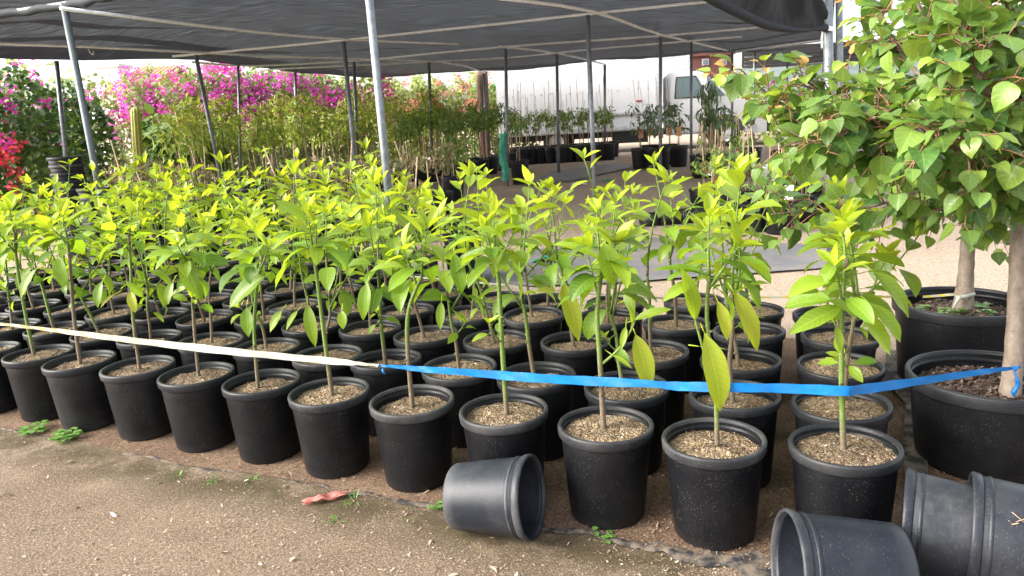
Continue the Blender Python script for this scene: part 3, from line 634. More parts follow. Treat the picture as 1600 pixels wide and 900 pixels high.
# ------------------------------------------------------------------ barrier tapes
def ribbon(name, mat, pts, widths, label, yellow=None, seed=1, tilt=0.15):
    r = random.Random(seed); P = smooth_path(pts, 8); n = len(P); wd = np.interp(np.linspace(0, 1, n), np.linspace(0, 1, len(widths)), widths)
    T = np.gradient(P, axis=0); T /= np.linalg.norm(T, axis=1)[:, None]; V = []; lv = []; s = 0
    for i in range(n):
        if i: s += np.linalg.norm(P[i] - P[i - 1])
        side = unit(np.cross(T[i], [0, 0, 1])); tw = tilt * math.sin(i * .37 + seed) ; up = unit(np.array([0, 0, 1.0]) * math.cos(tw) + side * math.sin(tw))
        for k in (-1, -.3, .3, 1):
            V.append(P[i] + up * wd[i] * .5 * k + side * .002 * math.sin(i * 1.3 + k * 2)); yv = 0.0 if yellow is None else float(np.interp(i / n, *yellow)); lv.append((.5 + k / 2, s, yv))
    F = [(i * 4 + k, i * 4 + k + 1, i * 4 + 5 + k, i * 4 + 4 + k) for i in range(n - 1) for k in range(3)]
    m = MB(); m.add(V, F, np.array(lv)); o = m.build(name, mat)
    tag(o, label, 'tape'); return o
def front_Y(px):
    xs = [-60, 57, 123, 208, 305, 400, 517, 640, 790, 935, 1120, 1320, 1585]; ys = [4.08, 3.93, 3.74, 3.575, 3.39, 3.22, 3.03, 2.87, 2.70, 2.51, 2.33, 2.225, 2.62]
    return float(np.interp(px, xs, ys))
def TP(px, py, d=0.0): return at(px, py, front_Y(px) + d)
def tapes():
    w_ = ribbon('barrier_tape', 'white_tape', [TP(-60, 499), TP(0, 506), TP(60, 513), TP(123, 521), TP(208, 532), TP(305, 543), TP(400, 553), TP(517, 564), TP(560, 568), TP(592, 571)], [.013, .016, .02, .026, .034, .036, .034, .03, .016, .006], 'thin yellow and white striped tape strung across the left half of the front row', yellow=([0, .30, .45, 1], [.75, .6, .08, .0]), seed=2)
    b_ = ribbon('barrier_tape', 'blue_tape', [TP(590, 571), TP(620, 573), TP(660, 577), TP(720, 581), TP(790, 587), TP(860, 592), TP(935, 596), TP(1020, 600), TP(1050, 603), TP(1118, 605), TP(1230, 607), TP(1320, 611), TP(1334, 610), TP(1400, 601), TP(1480, 589), TP(1550, 579), TP(1588, 575)], [.006, .016, .024, .03, .034, .036, .035, .026, .030, .034, .032, .034, .034, .032, .028, .018, .012], 'bright blue plastic tape tied from the knot to the big potted tree trunk', seed=5)
    k = MB(); c = TP(590, 571); rr = random.Random(3)
    for q in range(6):
        a = rdir(rr) * .008; k.tube(smooth_path([c + a, c - a * .5 + np.array([.006, -.006, .002]), c + np.array([-.004, .004, -.004]), c + a * .6], 4), .0035, 6)
    o = k.build('knot', 'white_tape', w_)
    d = MB(); e = TP(1584, 576, -.045)
    d.tube(smooth_path([e, e + [.006, -.01, -.03], e + [.012, -.012, -.06], e + [.002, -.01, -.085], e + [.004, -.008, -.105]], 4), [.004] * 5 + [.0075] * 6 + [.009] * 3 + [.005] * 2 + [.004], 6)
    d.tube(smooth_path([e + [-.01, -.005, .014], e + [0, -.012, 0], e + [.012, -.006, .012], e + [.02, .0, .004]], 4), .0045, 6)
    for q in range(14): pass
    d.build('knot', 'blue_tape', b_)
    for q, (px, py) in enumerate([(598, 576)]):
        t = MB(); c = TP(px, py, -.01); t.tube(smooth_path([c, c + [.002, -.006, -.012], c + [.008, -.004, -.022]], 4), [.003, .005, .006, .005, .005, .004, .003, .003, .002], 6); t.build('tail', 'blue_tape', b_)
    bk = [(640, 432, 5.0), (745, 441, 4.75), (850, 452, 4.55), (960, 462, 4.45), (1080, 467, 4.36), (1230, 464, 4.22), (1330, 463, 4.05), (1430, 464, 3.95), (1500, 459, 3.6)]
    ribbon('barrier_tape', 'white_tape', [at(*p) for p in bk], [.014] * 9, 'thin pale yellow tape along the back of the block, ending on the rear big tree', yellow=([0, .5, .6, 1], [.3, .3, 1, 1]), seed=9)
tapes()

# ------------------------------------------------------------------ bed edge cloth, scraps, weeds
def edge_cloth():
    r = random.Random(8); P = smooth_path(EDGE, 10); n = len(P); V = []; F = []
    wid = np.interp(np.linspace(0, 1, n), [0, .2, .35, .45, .6, .72, .80, .88, .95, 1], [.014, .014, .010, .014, .034, .030, .034, .07, .13, .15])
    T = np.gradient(P, axis=0); T /= np.linalg.norm(T, axis=1)[:, None]
    for i in range(n):
        side = unit(np.cross([0, 0, 1], T[i])); w_ = wid[i] * (1 + .35 * math.sin(i * .9) * math.sin(i * .23)); hump = .003 + .003 * math.sin(i * .61) + .003 * math.sin(i * 1.7)
        off = .012 * math.sin(i * .45)
        for k, (t, h) in enumerate([(-.5, .0), (-.3, .7), (0, 1.0), (.3, .75), (.55, .1)]):
            bury = (.016 * max(0, math.sin(i * .21 + 1.0)) + .006) * max(0, min(1, 1.35 - 2.2 * i / n)); V.append(P[i] + side * (w_ * t + off) + np.array([0, 0, .006 + hump * h - bury + r.uniform(-.003, .003)]))
    F = [(i * 5 + k, i * 5 + k + 1, i * 5 + 6 + k, i * 5 + 5 + k) for i in range(n - 1) for k in range(4)]
    m = MB(); m.add(V, F); tag(m.build('edge_cloth', 'edge_cloth'), 'ragged black ground cloth edge running along the front row of pots', 'ground cloth')
edge_cloth()
def litter():
    r = random.Random(31); m = MB()
    for _ in range(150):
        px, py = r.uniform(-20, 1250), 660 + 245 * r.random(); p = on_ground(px, py, .006)
        if not front_side(p[0], p[1]): continue
        a = r.uniform(0, 6.28); L = r.choice([.012, .016, .022, .035]) * r.uniform(.7, 1.3); m.leaf(p, np.array([math.cos(a), math.sin(a), r.uniform(-.05, .25)]), np.array([r.gauss(0, .3), r.gauss(0, .3), 1.0]), L, L * r.uniform(.25, .5), SMALL, r.uniform(-.6, 1.0), .4, .05, r.random() ** .7, r.random())
    tag(m.build('leaf_litter', 'loose_chips'), 'dry leaf bits scattered over the yard dirt', 'litter', kind='stuff')
litter()
def crumple(name, mat, c, size, label, cat, seed, rz=0.0, h=.03):
    from mathutils import noise
    r = random.Random(seed); n = 16; V = []; ca, sa = math.cos(rz), math.sin(rz)
    for j in range(n + 1):
        for i in range(n + 1):
            u, v = i / n - .5, j / n - .5; jag = 1 + .25 * noise.noise(Vector((u * 5, v * 5, seed))); x, y = u * size[0] * jag, v * size[1] * jag * (1 - .5 * abs(u))
            z = h * (noise.noise(Vector((u * 4, v * 4, seed * 3.1))) + .55) * (1 - abs(u)) ; V.append((c[0] + x * ca - y * sa, c[1] + x * sa + y * ca, c[2] + .006 + max(0, z)))
    F = [(j * (n + 1) + i, j * (n + 1) + i + 1, (j + 1) * (n + 1) + i + 1, (j + 1) * (n + 1) + i) for j in range(n) for i in range(n)]
    m = MB(); m.add(V, F); return tag(m.build(name, mat), label, cat)
crumple('tape_scrap', 'pink_tape', on_ground(508, 783), (.17, .045), 'torn salmon pink strip of tape lying on the dirt by the bed edge', 'scrap', 3, R(18), .028)
crumple('plastic_scrap', 'green_mesh', on_ground(856, 410), (.32, .18), 'crumpled teal plastic scrap on the ground cloth behind the block', 'scrap', 5, .3, .08)
crumple('plastic_scrap', 'tag_white', on_ground(905, 290), (.22, .12), 'crumpled white plastic scrap on bare ground near a canopy post', 'scrap', 6, .2, .05)
crumple('plastic_scrap', 'green_mesh', on_ground(948, 284), (.30, .12), 'small green plastic scrap on bare ground under the canopy', 'scrap', 9, .2, .04)
sheet('ground_cloth', 'ground_cloth', [tuple(on_ground(*p)[:2]) for p in [(700, 438), (830, 395), (960, 368), (1100, 380), (1300, 385), (1310, 420), (1150, 432), (960, 445), (830, 450)]], .010, ripple=.010, label='wide grey ground cloth lying behind the block of saplings', cat='ground cloth', kind='thing')
sheet('ground_cloth', 'ground_cloth', [tuple(on_ground(*p)[:2]) for p in [(860, 270), (960, 256), (990, 262), (900, 283), (820, 292)]], .010, ripple=.010, label='worn grey ground cloth strip under the canopy near the far pots', cat='ground cloth', kind='thing')
sheet('ground_cloth', 'edge_cloth', [tuple(on_ground(*p)[:2]) for p in [(1385, 552), (1440, 560), (1445, 640), (1450, 760), (1415, 770), (1410, 700), (1415, 640), (1380, 600)]], .012, ripple=.012, label='dark plastic sheet on the ground between the block and the big tree pots', cat='ground cloth', kind='thing')

def weed(px, py, kind, size, label, seed, n=14):
    r = random.Random(seed); c = on_ground(px, py); root = thing('weed', label, 'weed', tuple(c), r.uniform(0, 6), 'weeds along the bed edge'); m = MB(); s = MB()
    for k in range(n):
        a = r.uniform(0, 6.28); rr = size * math.sqrt(r.random()); h = r.uniform(.3, 1) * size * .55
        if kind == 'clover':
            p = np.array([rr * math.cos(a), rr * math.sin(a), h]); s.tube([(p[0] * .3, p[1] * .3, 0), p], .0012, 4, cap=False)
            for q in range(3): b = a + q * 2.1; m.leaf(p, np.array([math.cos(b), math.sin(b), .15]), np.array([0, 0, 1.0]), size * .30, size * .34, BRACT, .3, .2, 0, r.random(), r.random())
        else:
            d = np.array([math.cos(a), math.sin(a), r.uniform(.4, 1.6)]); m.leaf(np.array([rr * .4 * math.cos(a), rr * .4 * math.sin(a), 0]), d, np.array([0, 0, 1.0]), size * r.uniform(.6, 1.3), size * .13, LANCE, r.uniform(.4, 1.2), .3, 0, r.random(), r.random())
    if s.n: s.build('stem', 'weed_leaf', root)
    m.build('leaves', 'weed_leaf', root)
weed(52, 676, 'clover', .072, 'bright green clover clump by the bed edge, left of the other clover', 1, 24); weed(107, 686, 'clover', .075, 'bright green clover clump by the bed edge, right of the other clover', 2, 28)
for k, (px, py, lab) in enumerate([(688, 797, 'small leafy weed growing out of the edge cloth beside the tipped pot'), (553, 783, 'tuft of green weed right of the pink tape scrap'), (395, 750, 'sparse green weeds by the bed edge under the fifth pot from the left'), (280, 745, 'sparse grass tuft by the bed edge below the pot left of centre'), (527, 815, 'thin dry grass tuft below the pink tape scrap'), (335, 752, 'thin weed in the bare dirt beside the bed edge'), (943, 843, 'small clover sprig at the edge cloth right of the tipped pot')]):
    weed(px, py, 'grass' if k not in (0, 6) else 'clover', .036 if k in (2, 3, 4, 5) else .045, lab, 20 + k, 9)

# ------------------------------------------------------------------ empty pots lying about
def lying_pot(name, label, c, axis, Rt, H, rb, mat='old_plastic', lip=.028, group='empty pots lying on the ground', holes=True):
    """c: centre of the mouth on the ground-plane, axis points from base to mouth (unit, about horizontal)"""
    root = thing(name, label, 'pot', (0, 0, 0), 0, group); a = unit(axis); tiltup = math.asin((Rt - rb) / H) * .92
    a = unit([a[0] * math.cos(tiltup), a[1] * math.cos(tiltup), math.sin(tiltup)]) if False else a
    x = unit(np.cross([0, 0, 1], a)); y = np.cross(a, x); fr = np.stack([x, y, a], 1); ctr = np.array(c) - a * H
    make_pot(None, Rt, H, rb, lip, .012, 52, mat, mat, frame=None, ridges=1)
    p = bpy.context.scene.collection.objects[-1]
    return root, fr, ctr
def lay(label, mouth, yaw, Rt, H, rb, mat='old_plastic', z0=None, tilt=None, group='empty pots lying on the ground', name='empty_pot'):
    """mouth: ground xy under the centre of the mouth; yaw: heading of base->mouth"""
    tl = math.atan2(Rt - rb, H) if tilt is None else tilt      # lies on its side wall: axis rises toward the mouth
    a = np.array([math.cos(yaw) * math.cos(tl), math.sin(yaw) * math.cos(tl), math.sin(tl)]); x = unit(np.cross([0, 0, 1], a)); y = np.cross(a, x)
    z = gz(*mouth) + Rt * math.cos(tl) + (.006 if z0 is None else z0); root = thing(name, label, 'pot', (0, 0, 0), 0, group)
    c = np.array([mouth[0], mouth[1], z]) - a * H; M_ = Matrix([[x[0], y[0], a[0], c[0]], [x[1], y[1], a[1], c[1]], [x[2], y[2], a[2], c[2]], [0, 0, 0, 1]])
    root.matrix_world = M_; make_pot(root, Rt, H, rb, .024, .008, 56, mat, mat, ridges=1)
    b = MB()
    z1 = H - .048; rr = rb + (Rt - .008 - rb) * ((z1 - .01) / (H - .034)) ** .9; b.lathe([(rr - .001, z1 - .006), (rr + .0022, z1 - .004), (rr + .0022, z1 + .004), (rr - .001, z1 + .006)], 56)
    b.build('ridge', mat, root); return root
def lay_by_px(label, mouth_px, mouthY, base_px, baseY, Rt, H, rb, **k):
    m_ = at_z(*mouth_px, mouthY); b_ = at_z(*base_px, baseY); d = m_ - b_; return lay(label, (m_[0], m_[1]), math.atan2(d[1], d[0]), Rt, H, rb, **k)
lay_by_px('scuffed grey-black pot tipped on its side before the front row, mouth to the right', (832, 770), .172, (714, 769), .140, .150, .30, .118)
lay_by_px('faded empty pot on its side at the bottom edge, open mouth facing left', (1228, 892), .165, (1404, 898), .15, .166, .31, .142)
def nested():
    p1 = at_z(1408, 818, .165); p2 = at_z(1510, 832, .175); d = p1 - p2; yaw = math.atan2(d[1], d[0])
    lay('inner of the two nested empty pots lying at the right edge, mouth leftward', (p1[0], p1[1]), yaw, .166, .32, .135, tilt=.02)
    lay('outer of the two nested empty pots at the right edge, dry straw on its rim', (p2[0], p2[1]), yaw, .176, .33, .150, tilt=.02)
    r = random.Random(2); m = MB(); c = p2 + np.array([.03, -.15, .10])
    for k in range(60):
        o = c + np.array([r.gauss(.01, .016), r.gauss(.01, .012), r.gauss(0, .022)]); dd = rdir(r) * r.uniform(.006, .022); m.tube([o - dd, o + dd], r.uniform(.0008, .002), 4, age=r.random())
    tag(m.build('straw_clump', 'loose_chips'), 'small clump of dry straw caught on the rim of the outer nested pot', 'straw', kind='stuff')
    b = thing('plastic_bottle', 'clear greenish plastic bottle standing at the right edge beside the nested pots', 'bottle', tuple(at_z(1616, 945, 0.004)))
    q = MB(); q.lathe([(0, .002), (.033, .002), (.035, .01), (.035, .07), (.033, .075), (.035, .08), (.035, .15), (.028, .185), (.014, .21), (.013, .23)], 24); q.build('body', 'bottle_plastic', b)
    q = MB(); q.lathe([(.0155, .228), (.0155, .248), (0, .249)], 20); q.build('cap', 'tag_white', b)
nested()

# ------------------------------------------------------------------ the two big potted trees at the right
def big_tree(label, loc, trunk, limbs, pot, seed, leafL, twigs, lmat='heart_leaf', sag=0.0, soilmat='dark_mulch', keep=None):
    r = random.Random(seed); root = thing('potted_tree', label, 'tree', loc); loc = np.array(loc); Rt, H, rb, dep = pot
    make_pot(root, Rt, H, rb, .05, .018, 64, 'pot_plastic', 'rim_plastic', depth=dep, ridges=1); soil_mesh(seed, Rt - .035, H - dep, soilmat, root, 1400, (.010, .03), lump=.03)
    tk, br, lf, yl = MB(), MB(), MB(), MB(); P = smooth_path(np.array(trunk)[:, :3] - loc, 6); rad = np.interp(np.linspace(0, 1, len(P)), np.linspace(0, 1, len(trunk)), [t[3] for t in trunk])
    rad = rad * (1 + .04 * np.sin(np.arange(len(P)) * 1.9)); tk.tube(P, rad, 18); tk.build('trunk', 'grey_bark', root)
    def leafset(b, rad_d, age, L, m=lf):
        pet = r.uniform(.02, .04); hang = r.uniform(.1, .75); ld = unit(rad_d * .8 + rdir(r) * .35 + np.array([0, 0, -hang])); q = b + unit(ld + np.array([0, 0, .5])) * pet
        br_tw.tube([b, q], .0013, 4, cap=False); up = unit(rad_d * .6 + np.array([0, -.25, .8]) + rdir(r) * .35)
        m.leaf(q, ld, up, L, L * r.uniform(.78, 1.05), HEART, r.uniform(-.1, .95), r.uniform(.03, .45), r.uniform(0, .06), age, r.random(), r.uniform(-.3, .3))
    br_tw = MB()
    for (pts, r0, r1, dens, yng) in limbs:
        Q = smooth_path(np.array(pts) - loc, 8); n = len(Q); br.tube(Q, np.linspace(r0, r1, n), 8); seglen = np.linalg.norm(np.diff(Q, axis=0), axis=1).sum()
        nt = max(2, int(seglen * dens * 1.12))
        for k in range(nt):
            t = (k + r.random()) / nt * .94 + .06
            if r0 > .016 and t < .18: continue
            q = t * (n - 1); j = min(int(q), n - 2); b = Q[j] + (Q[j + 1] - Q[j]) * (q - j); ax = unit(Q[j + 1] - Q[j]); a = rdir(r); a = unit(a - ax * (a @ ax) * .7 + ax * .55 + np.array([0, 0, .25])); ln = r.uniform(.10, twigs) * (1.1 - .4 * t)
            T = smooth_path([b, b + a * ln * .5 + np.array([0, 0, .01]), b + a * ln + np.array([0, 0, -.02 - sag * ln])], 3); br_tw.tube(T, np.linspace(.0032, .0014, len(T)), 5)
            nl = max(3, int(ln / .028)); g = r.uniform(0, 6.28)
            young = yng > r.random()
            for i in range(nl):
                s_ = (i + .7) / nl * (len(T) - 1); jj = min(int(s_), len(T) - 2); p = T[jj] + (T[jj + 1] - T[jj]) * (s_ - jj); g += 2.4; x = unit(np.cross(a, [.2, .1, 1])); y = np.cross(a, x); rd = math.cos(g) * x + math.sin(g) * y + a * .35
                end = i / nl; age = max(0.0, min(1.0, (1.0 - (.95 if young else .35) * end ** 1.3) + r.uniform(-.35, .05))); leafset(p, rd, age, leafL * (1 - (.45 if young else .2) * end) * r.uniform(.55, 1.2))
            leafset(T[-1], a, .2 if young else .7, leafL * .6)
            if young and yng > .3 and t > .5:
                for _ in range(2): leafset(T[-1], unit(a + rdir(r) * .5), .3, leafL * r.uniform(.3, .45), yl)
    br.build('branches', 'dark_bark', root); br_tw.build('twigs', 'twig_red', root); lf.build('crown', lmat, root)
    if yl.n: yl.build('young_leaves', 'tip_leaf', root)['label'] = 'orange young leaves at the twig ends'
    return root
def right_trees():
    Y = 2.78; b = at(1545, 640, Y); loc = (b[0], Y, gz(b[0], Y) + .004)
    def A(x, y, dy=0.0): return tuple(at(x, y, Y + dy))
    T = [(*A(1566, 690, -.12), .046), (*A(1571, 655, -.12), .044), (*A(1580, 600, -.10), .036), (*A(1586, 520, -.06), .031), (*A(1591, 400, -.02), .029), (*A(1594, 290, 0), .027), (*A(1600, 200, 0), .024), (*A(1604, 60, .02), .018), (*A(1600, -140, .02), .008)]
    limbs = [([A(1594, 330), A(1545, 305, -.1), A(1480, 270, -.2), (A(1400, 240, -.3)), A(1330, 205, -.35), A(1290, 185, -.36)], .012, .004, 26, .15),
             ([A(1400, 240, -.3), A(1350, 228, -.2), A(1290, 200, -.1), A(1225, 165, .0), A(1168, 120, .05)], .007, .0025, 24, .45),
             ([A(1480, 270, -.2), A(1430, 300, -.1), A(1350, 325, 0), A(1270, 328, .05), A(1205, 335, .08)], .007, .0025, 24, .1),
             ([A(1598, 240), A(1560, 190, -.2), A(1500, 130, -.3), A(1455, 60, -.3), A(1420, -40, -.2)], .012, .004, 30, .2),
             ([A(1540, 170, -.25), A(1480, 150, -.1), A(1420, 100, .1), A(1392, 55, .15), A(1375, 10, .15)], .007, .003, 28, .35),
             ([A(1598, 240), A(1580, 200, -.35), A(1560, 170, -.5), A(1530, 120, -.6), A(1510, 60, -.6), A(1490, -20, -.55)], .010, .003, 28, .2),
             ([A(1600, 160), A(1560, 60, .1), A(1520, 10, .25), A(1480, -60, .3)], .011, .004, 26, .2),
             ([A(1598, 260), A(1570, 250, -.35), A(1530, 240, -.5), A(1490, 230, -.6), A(1450, 225, -.62)], .008, .003, 26, .25),
             ([A(1594, 310), A(1560, 300, .2), A(1500, 290, .35), A(1440, 270, .4), A(1380, 240, .4)], .009, .003, 26, .1),
             ([A(1596, 300), A(1570, 300, -.25), A(1530, 290, -.4), A(1490, 285, -.45)], .007, .003, 26, .1),
             ([A(1480, 160, -.3), A(1440, 190, -.35), A(1390, 200, -.3), A(1340, 175, -.2), A(1290, 145, -.1), A(1240, 130, -.1)], .006, .0025, 26, .5),
             ([A(1420, 110, .1), A(1370, 130, .15), A(1310, 150, .2), A(1255, 140, .25)], .005, .0025, 26, .45),
             ([A(1330, 205, -.35), A(1290, 222, -.3), A(1255, 215, -.25), A(1215, 195, -.2)], .005, .002, 28, .4),
             ([A(1600, 200), A(1640, 150, -.2), A(1690, 80, -.3), A(1720, 20, -.3)], .010, .004, 24, .2),
             ([A(1597, 280), A(1640, 260, -.25), A(1690, 230, -.35)], .008, .003, 24, .2),
             ([A(1595, 300), A(1620, 295, -.3), A(1650, 280, -.45)], .007, .003, 22, .2),
             ([A(1600, 100), A(1590, 50, -.35), A(1560, -20, -.5)], .008, .003, 28, .2),
             ([A(1560, 300, .2), A(1500, 330, .2), A(1440, 320, .25), A(1390, 300, .3)], .006, .0025, 24, .05)]
    t1 = big_tree('heart-leaved tree with the blue tape knotted round its trunk, in the nearest big black pot', loc, T, limbs, (.305, .365, .25, .07), 11, .088, .22)
    Y2 = 3.62; b = at(1501, 505, Y2); loc2 = (b[0], Y2, gz(b[0], Y2) + .004)
    def B(x, y, dy=0.0): return tuple(at(x, y, Y2 + dy))
    T2 = [(*B(1498, 530), .058), (*B(1502, 505), .056), (*B(1506, 470), .046), (*B(1509, 430), .036), (*B(1512, 385), .033), (*B(1516, 300), .030), (*B(1520, 200), .022), (*B(1524, 80), .014)]
    l2 = [([B(1515, 330), B(1470, 295, -.1), B(1410, 280, -.1), B(1350, 270, 0), B(1300, 260, 0)], .012, .004, 20, .1), ([B(1516, 300), B(1550, 290, -.1), B(1600, 300, -.1), B(1640, 310)], .010, .004, 22, .1), ([B(1516, 345), B(1545, 352, -.1), B(1580, 350, -.15), B(1610, 355, -.1)], .008, .003, 22, .2),
          ([B(1518, 260), B(1460, 200, .1), B(1400, 130, .2), B(1360, 60, .2)], .011, .004, 20, .2), ([B(1520, 220), B(1560, 160, .1), B(1600, 80, .2)], .010, .004, 18, .2), ([B(1516, 300), B(1480, 300, .2), B(1430, 295, .3), B(1380, 290, .4)], .009, .003, 20, .1), ([B(1522, 120), B(1480, 60, .1), B(1440, 0, .1)], .008, .003, 18, .2)]
    t2 = big_tree('tree in the rear big black pot with yellow tape tied low on its trunk', loc2, T2, l2, (.318, .43, .27, .075), 12, .085, .24)
    # the bit of yellow and white tape on the rear trunk, weeds in its pot
    m = MB(); c = at(1508, 463, Y2 - .05)
    m.tube(smooth_path([c + [-.045, .0, -.002], c + [0, -.012, .004], c + [.05, .012, .006]], 5), .010, 8); m.tube(smooth_path([c + [-.03, -.006, 0], c + [-.05, -.016, -.02], c + [-.062, -.012, -.055]], 5), np.linspace(.012, .005, 11), 8)
    o = m.build('tape_tie', 'white_tape'); tag(o, 'yellow and white tape tied round the rear big tree trunk', 'tape')
    for k, (px, py, lab) in enumerate([(1460, 497, 'leafy dark green weed left of the trunk in the rear big pot'), (1522, 503, 'bright green weed right of the trunk in the rear big pot')]):
        c = at(px, py, Y2 - .08); r = random.Random(k); root = thing('weed', lab, 'weed', (c[0], c[1], .375)); m = MB()
        for i in range(26):
            a = r.uniform(0, 6.28); rr = .07 * math.sqrt(r.random()); m.leaf(np.array([rr * math.cos(a), rr * math.sin(a), r.uniform(.0, .05)]), np.array([math.cos(a), math.sin(a), .3]), np.array([0, 0, 1.0]), .035, .032, HEART, .4, .2, 0, .8 if k == 0 else .2, r.random())
        m.build('leaves', 'hedge_leaf' if k == 0 else 'weed_leaf', root)
right_trees()

# ------------------------------------------------------------------ shade structure
def shade():
    ZC = 2.64; root = thing('shade_canopy', 'large grey shade cloth canopy on galvanised pipe posts over the yard', 'canopy')
    def post(px0, py0, px1, Y, rad, top=None, lean_top=None):
        b = at(px1, 300, Y); t = at(px0, py0, Y) if py0 is not None else None
        g = gz(b[0], Y); bx = at(px1, max(py0 or 0, 270), Y)
        d = (t - bx); d = d / d[2]; base = t - d * (t[2] - g + .05); topz = t[2] if top is None else top; tp = t + d * (topz - t[2]); m = MB(); m.tube([base, tp], rad, 12); m.build('post', 'dark_pipe' if px0 == 103 else 'galvanised', root)
        return tp
    PT = {}
    for k, (a, b, c, Y, rad, top) in {'left': (103, 25, 150, 7.2, .031, 2.70), 'front': (577, 0, 604, 5.9, .031, 2.70), 'l2': (88, 95, 105, 10.9, .032, None), 'l3': (306, 86, 343, 11.1, .028, None), 'm1': (537, 65, 556, 10.65, .030, None), 'c1': (918, 24, 928, 9.0, .028, None), 'c2': (1032, 58, 1032, 12.8, .028, None), 'c3': (790, 75, 793, 13.2, .028, None), 'c4': (870, 85, 873, 15.4, .030, None), 'c5': (945, 101, 945, 19.3, .032, None), 'r1': (1080, 66, 1080, 14.1, .026, None), 'm3': (670, 97, 676, 15.3, .030, None), 'm4': (372, 97, 376, 12.7, .022, None), 'm5': (461, 108, 464, 14.9, .026, None), 'm6': (756, 115, 762, 20.4, .032, None), 'm7': (553, 97, 560, 14.2, .030, None), 'r2': (1144, 82, 1144, 18.0, .030, None), 'rr1': (1293, 0, 1297, 6.6, .040, 2.95), 'rr2': (1311, 0, 1313, 8.6, .038, 2.95)}.items():
        PT[k] = post(a, b, c, Y, rad, top)
    def rail(pts, rad=.017):
        m = MB(); m.tube(smooth_path(pts, 3), rad, 10); m.build('rail', 'skylit_pipe', root)
    z = 2.60
    Zp = lambda px, py, zz=z: at_z(px, py, zz)
    rail([Zp(-80, 65), Zp(0, 68), Zp(200, 76), Zp(400, 87), Zp(600, 95), Zp(690, 97), Zp(757, 114)][:4]); rail([Zp(95, 13), Zp(400, 50), Zp(550, 62), Zp(717, 69)]); rail([Zp(270, 88), Zp(400, 76), Zp(533, 63), Zp(800, 35), Zp(917, 22), Zp(1110, 2)]); rail([Zp(400, 88), Zp(690, 97), Zp(757, 114)])
    rail([Zp(593, 92), Zp(790, 73), Zp(1032, 56), Zp(1193, 42), Zp(1285, 33)]); rail([Zp(400, 109), Zp(490, 105), Zp(667, 97), Zp(800, 90), Zp(917, 78), Zp(1080, 64), Zp(1160, 57)]); rail([Zp(780, -3), Zp(927, 18), Zp(1033, 54), Zp(1147, 81)], .020); rail([Zp(780, 73), Zp(870, 83), Zp(947, 101)], .020); rail([Zp(1150, 81), Zp(1290, 62)], .028); rail([Zp(300, 97), Zp(400, 103), Zp(600, 92)])
    # front rail with cloth rolled round it
    fr = [(-9.5, 9.1, 2.62), (-6.4, 8.05, 2.68), tuple(PT['left'] + [0, 0, -.01]), (-2.7, 6.55, 2.72), tuple(PT['front']), (.5, 5.45, 2.80)]
    m = MB(); m.tube(smooth_path(fr, 3), .022, 10); m.build('rail', 'galvanised', root)
    rr = random.Random(4); roll = MB(); P = smooth_path(fr[:4], 14); roll.tube(P + np.array([[rr.gauss(0, .004), rr.gauss(0, .004), rr.gauss(-.012, .006)] for _ in P]), [.034 + rr.uniform(-.010, .010) for _ in P], 10); roll.build('rolled_hem', 'hem_cloth', root)
    # cloth
    from mathutils import noise
    F_ = smooth_path([(-10.5, 9.6, 2.70), (-6.4, 8.15, 2.74), (-4.25, 7.3, 2.76), (-.6, 7.1, 2.76), (1.2, 6.5, 2.74), (2.6, 6.0, 2.60)], 20)  # unseen front edge, set back to let more light underneath
    Bk = [at_z(x, y, ZC) for x, y in [(-260, 84), (-60, 88), (60, 91), (330, 98), (600, 122), (800, 111), (945, 99), (1060, 91), (1150, 84), (1300, 64)]]; Bk = smooth_path(Bk, 12)
    nu, nv = 110, 60; V = []
    def samp(P, t): q = t * (len(P) - 1); j = min(int(q), len(P) - 2); return P[j] + (P[j + 1] - P[j]) * (q - j)
    for j in range(nv + 1):
        t = j / nv
        for i in range(nu + 1):
            s = i / nu; a = samp(F_, s); b = samp(Bk, s); p = a + (b - a) * t; sag = -.12 * abs(math.sin(math.pi * (t * 4.0))) - .05 * abs(math.sin(math.pi * s * 6)); edge = min(1, t * 10, (1 - t) * 10)
            wr = .055 * noise.noise(Vector((p[0] * .9, p[1] * .5, 1))) + .02 * noise.noise(Vector((p[0] * 3.2, p[1] * 2, 5))); V.append((p[0], p[1], p[2] + .105 + sag * edge + wr * .8))
    F = [(j * (nu + 1) + i, j * (nu + 1) + i + 1, (j + 1) * (nu + 1) + i + 1, (j + 1) * (nu + 1) + i) for j in range(nv) for i in range(nu)]
    m = MB(); m.add(V, F); m.build('cloth', 'shade_cloth', root)
    m = MB(); m.tube([np.array(V[nv * (nu + 1) + i]) + [0, 0, -.005] for i in range(nu + 1)], .014, 6); m.build('back_hem', 'hem_cloth', root)
    # the loose swag of front cloth tied to the right-hand post
    c0 = at(1060, -30, 5.6); c1 = at(1120, 2, 5.9); c2 = at(1190, 36, 6.2); c3 = at(1245, 47, 6.4); c4 = at(1290, 44, 6.56); hem = smooth_path([c0, c1, c2, c3, c4], 10); up = smooth_path([at(1150, -85, 5.8), at(1200, -75, 6.0), at(1240, -50, 6.3), at(1270, -20, 6.5), at(1292, 10, 6.6)], 10)
    V = []; n = len(hem)
    for i in range(n):
        for k in range(9):
            t = k / 8; p = hem[i] + (up[i] - hem[i]) * t; p = p + np.array([0, .04 * math.sin(i * .5 + k * .6), .015 * math.sin(i * .7 - k)]) * math.sin(math.pi * t) * (1 if k else 0); V.append(p)
    F = [(i * 9 + k, i * 9 + k + 1, i * 9 + 10 + k, i * 9 + 9 + k) for i in range(n - 1) for k in range(8)]
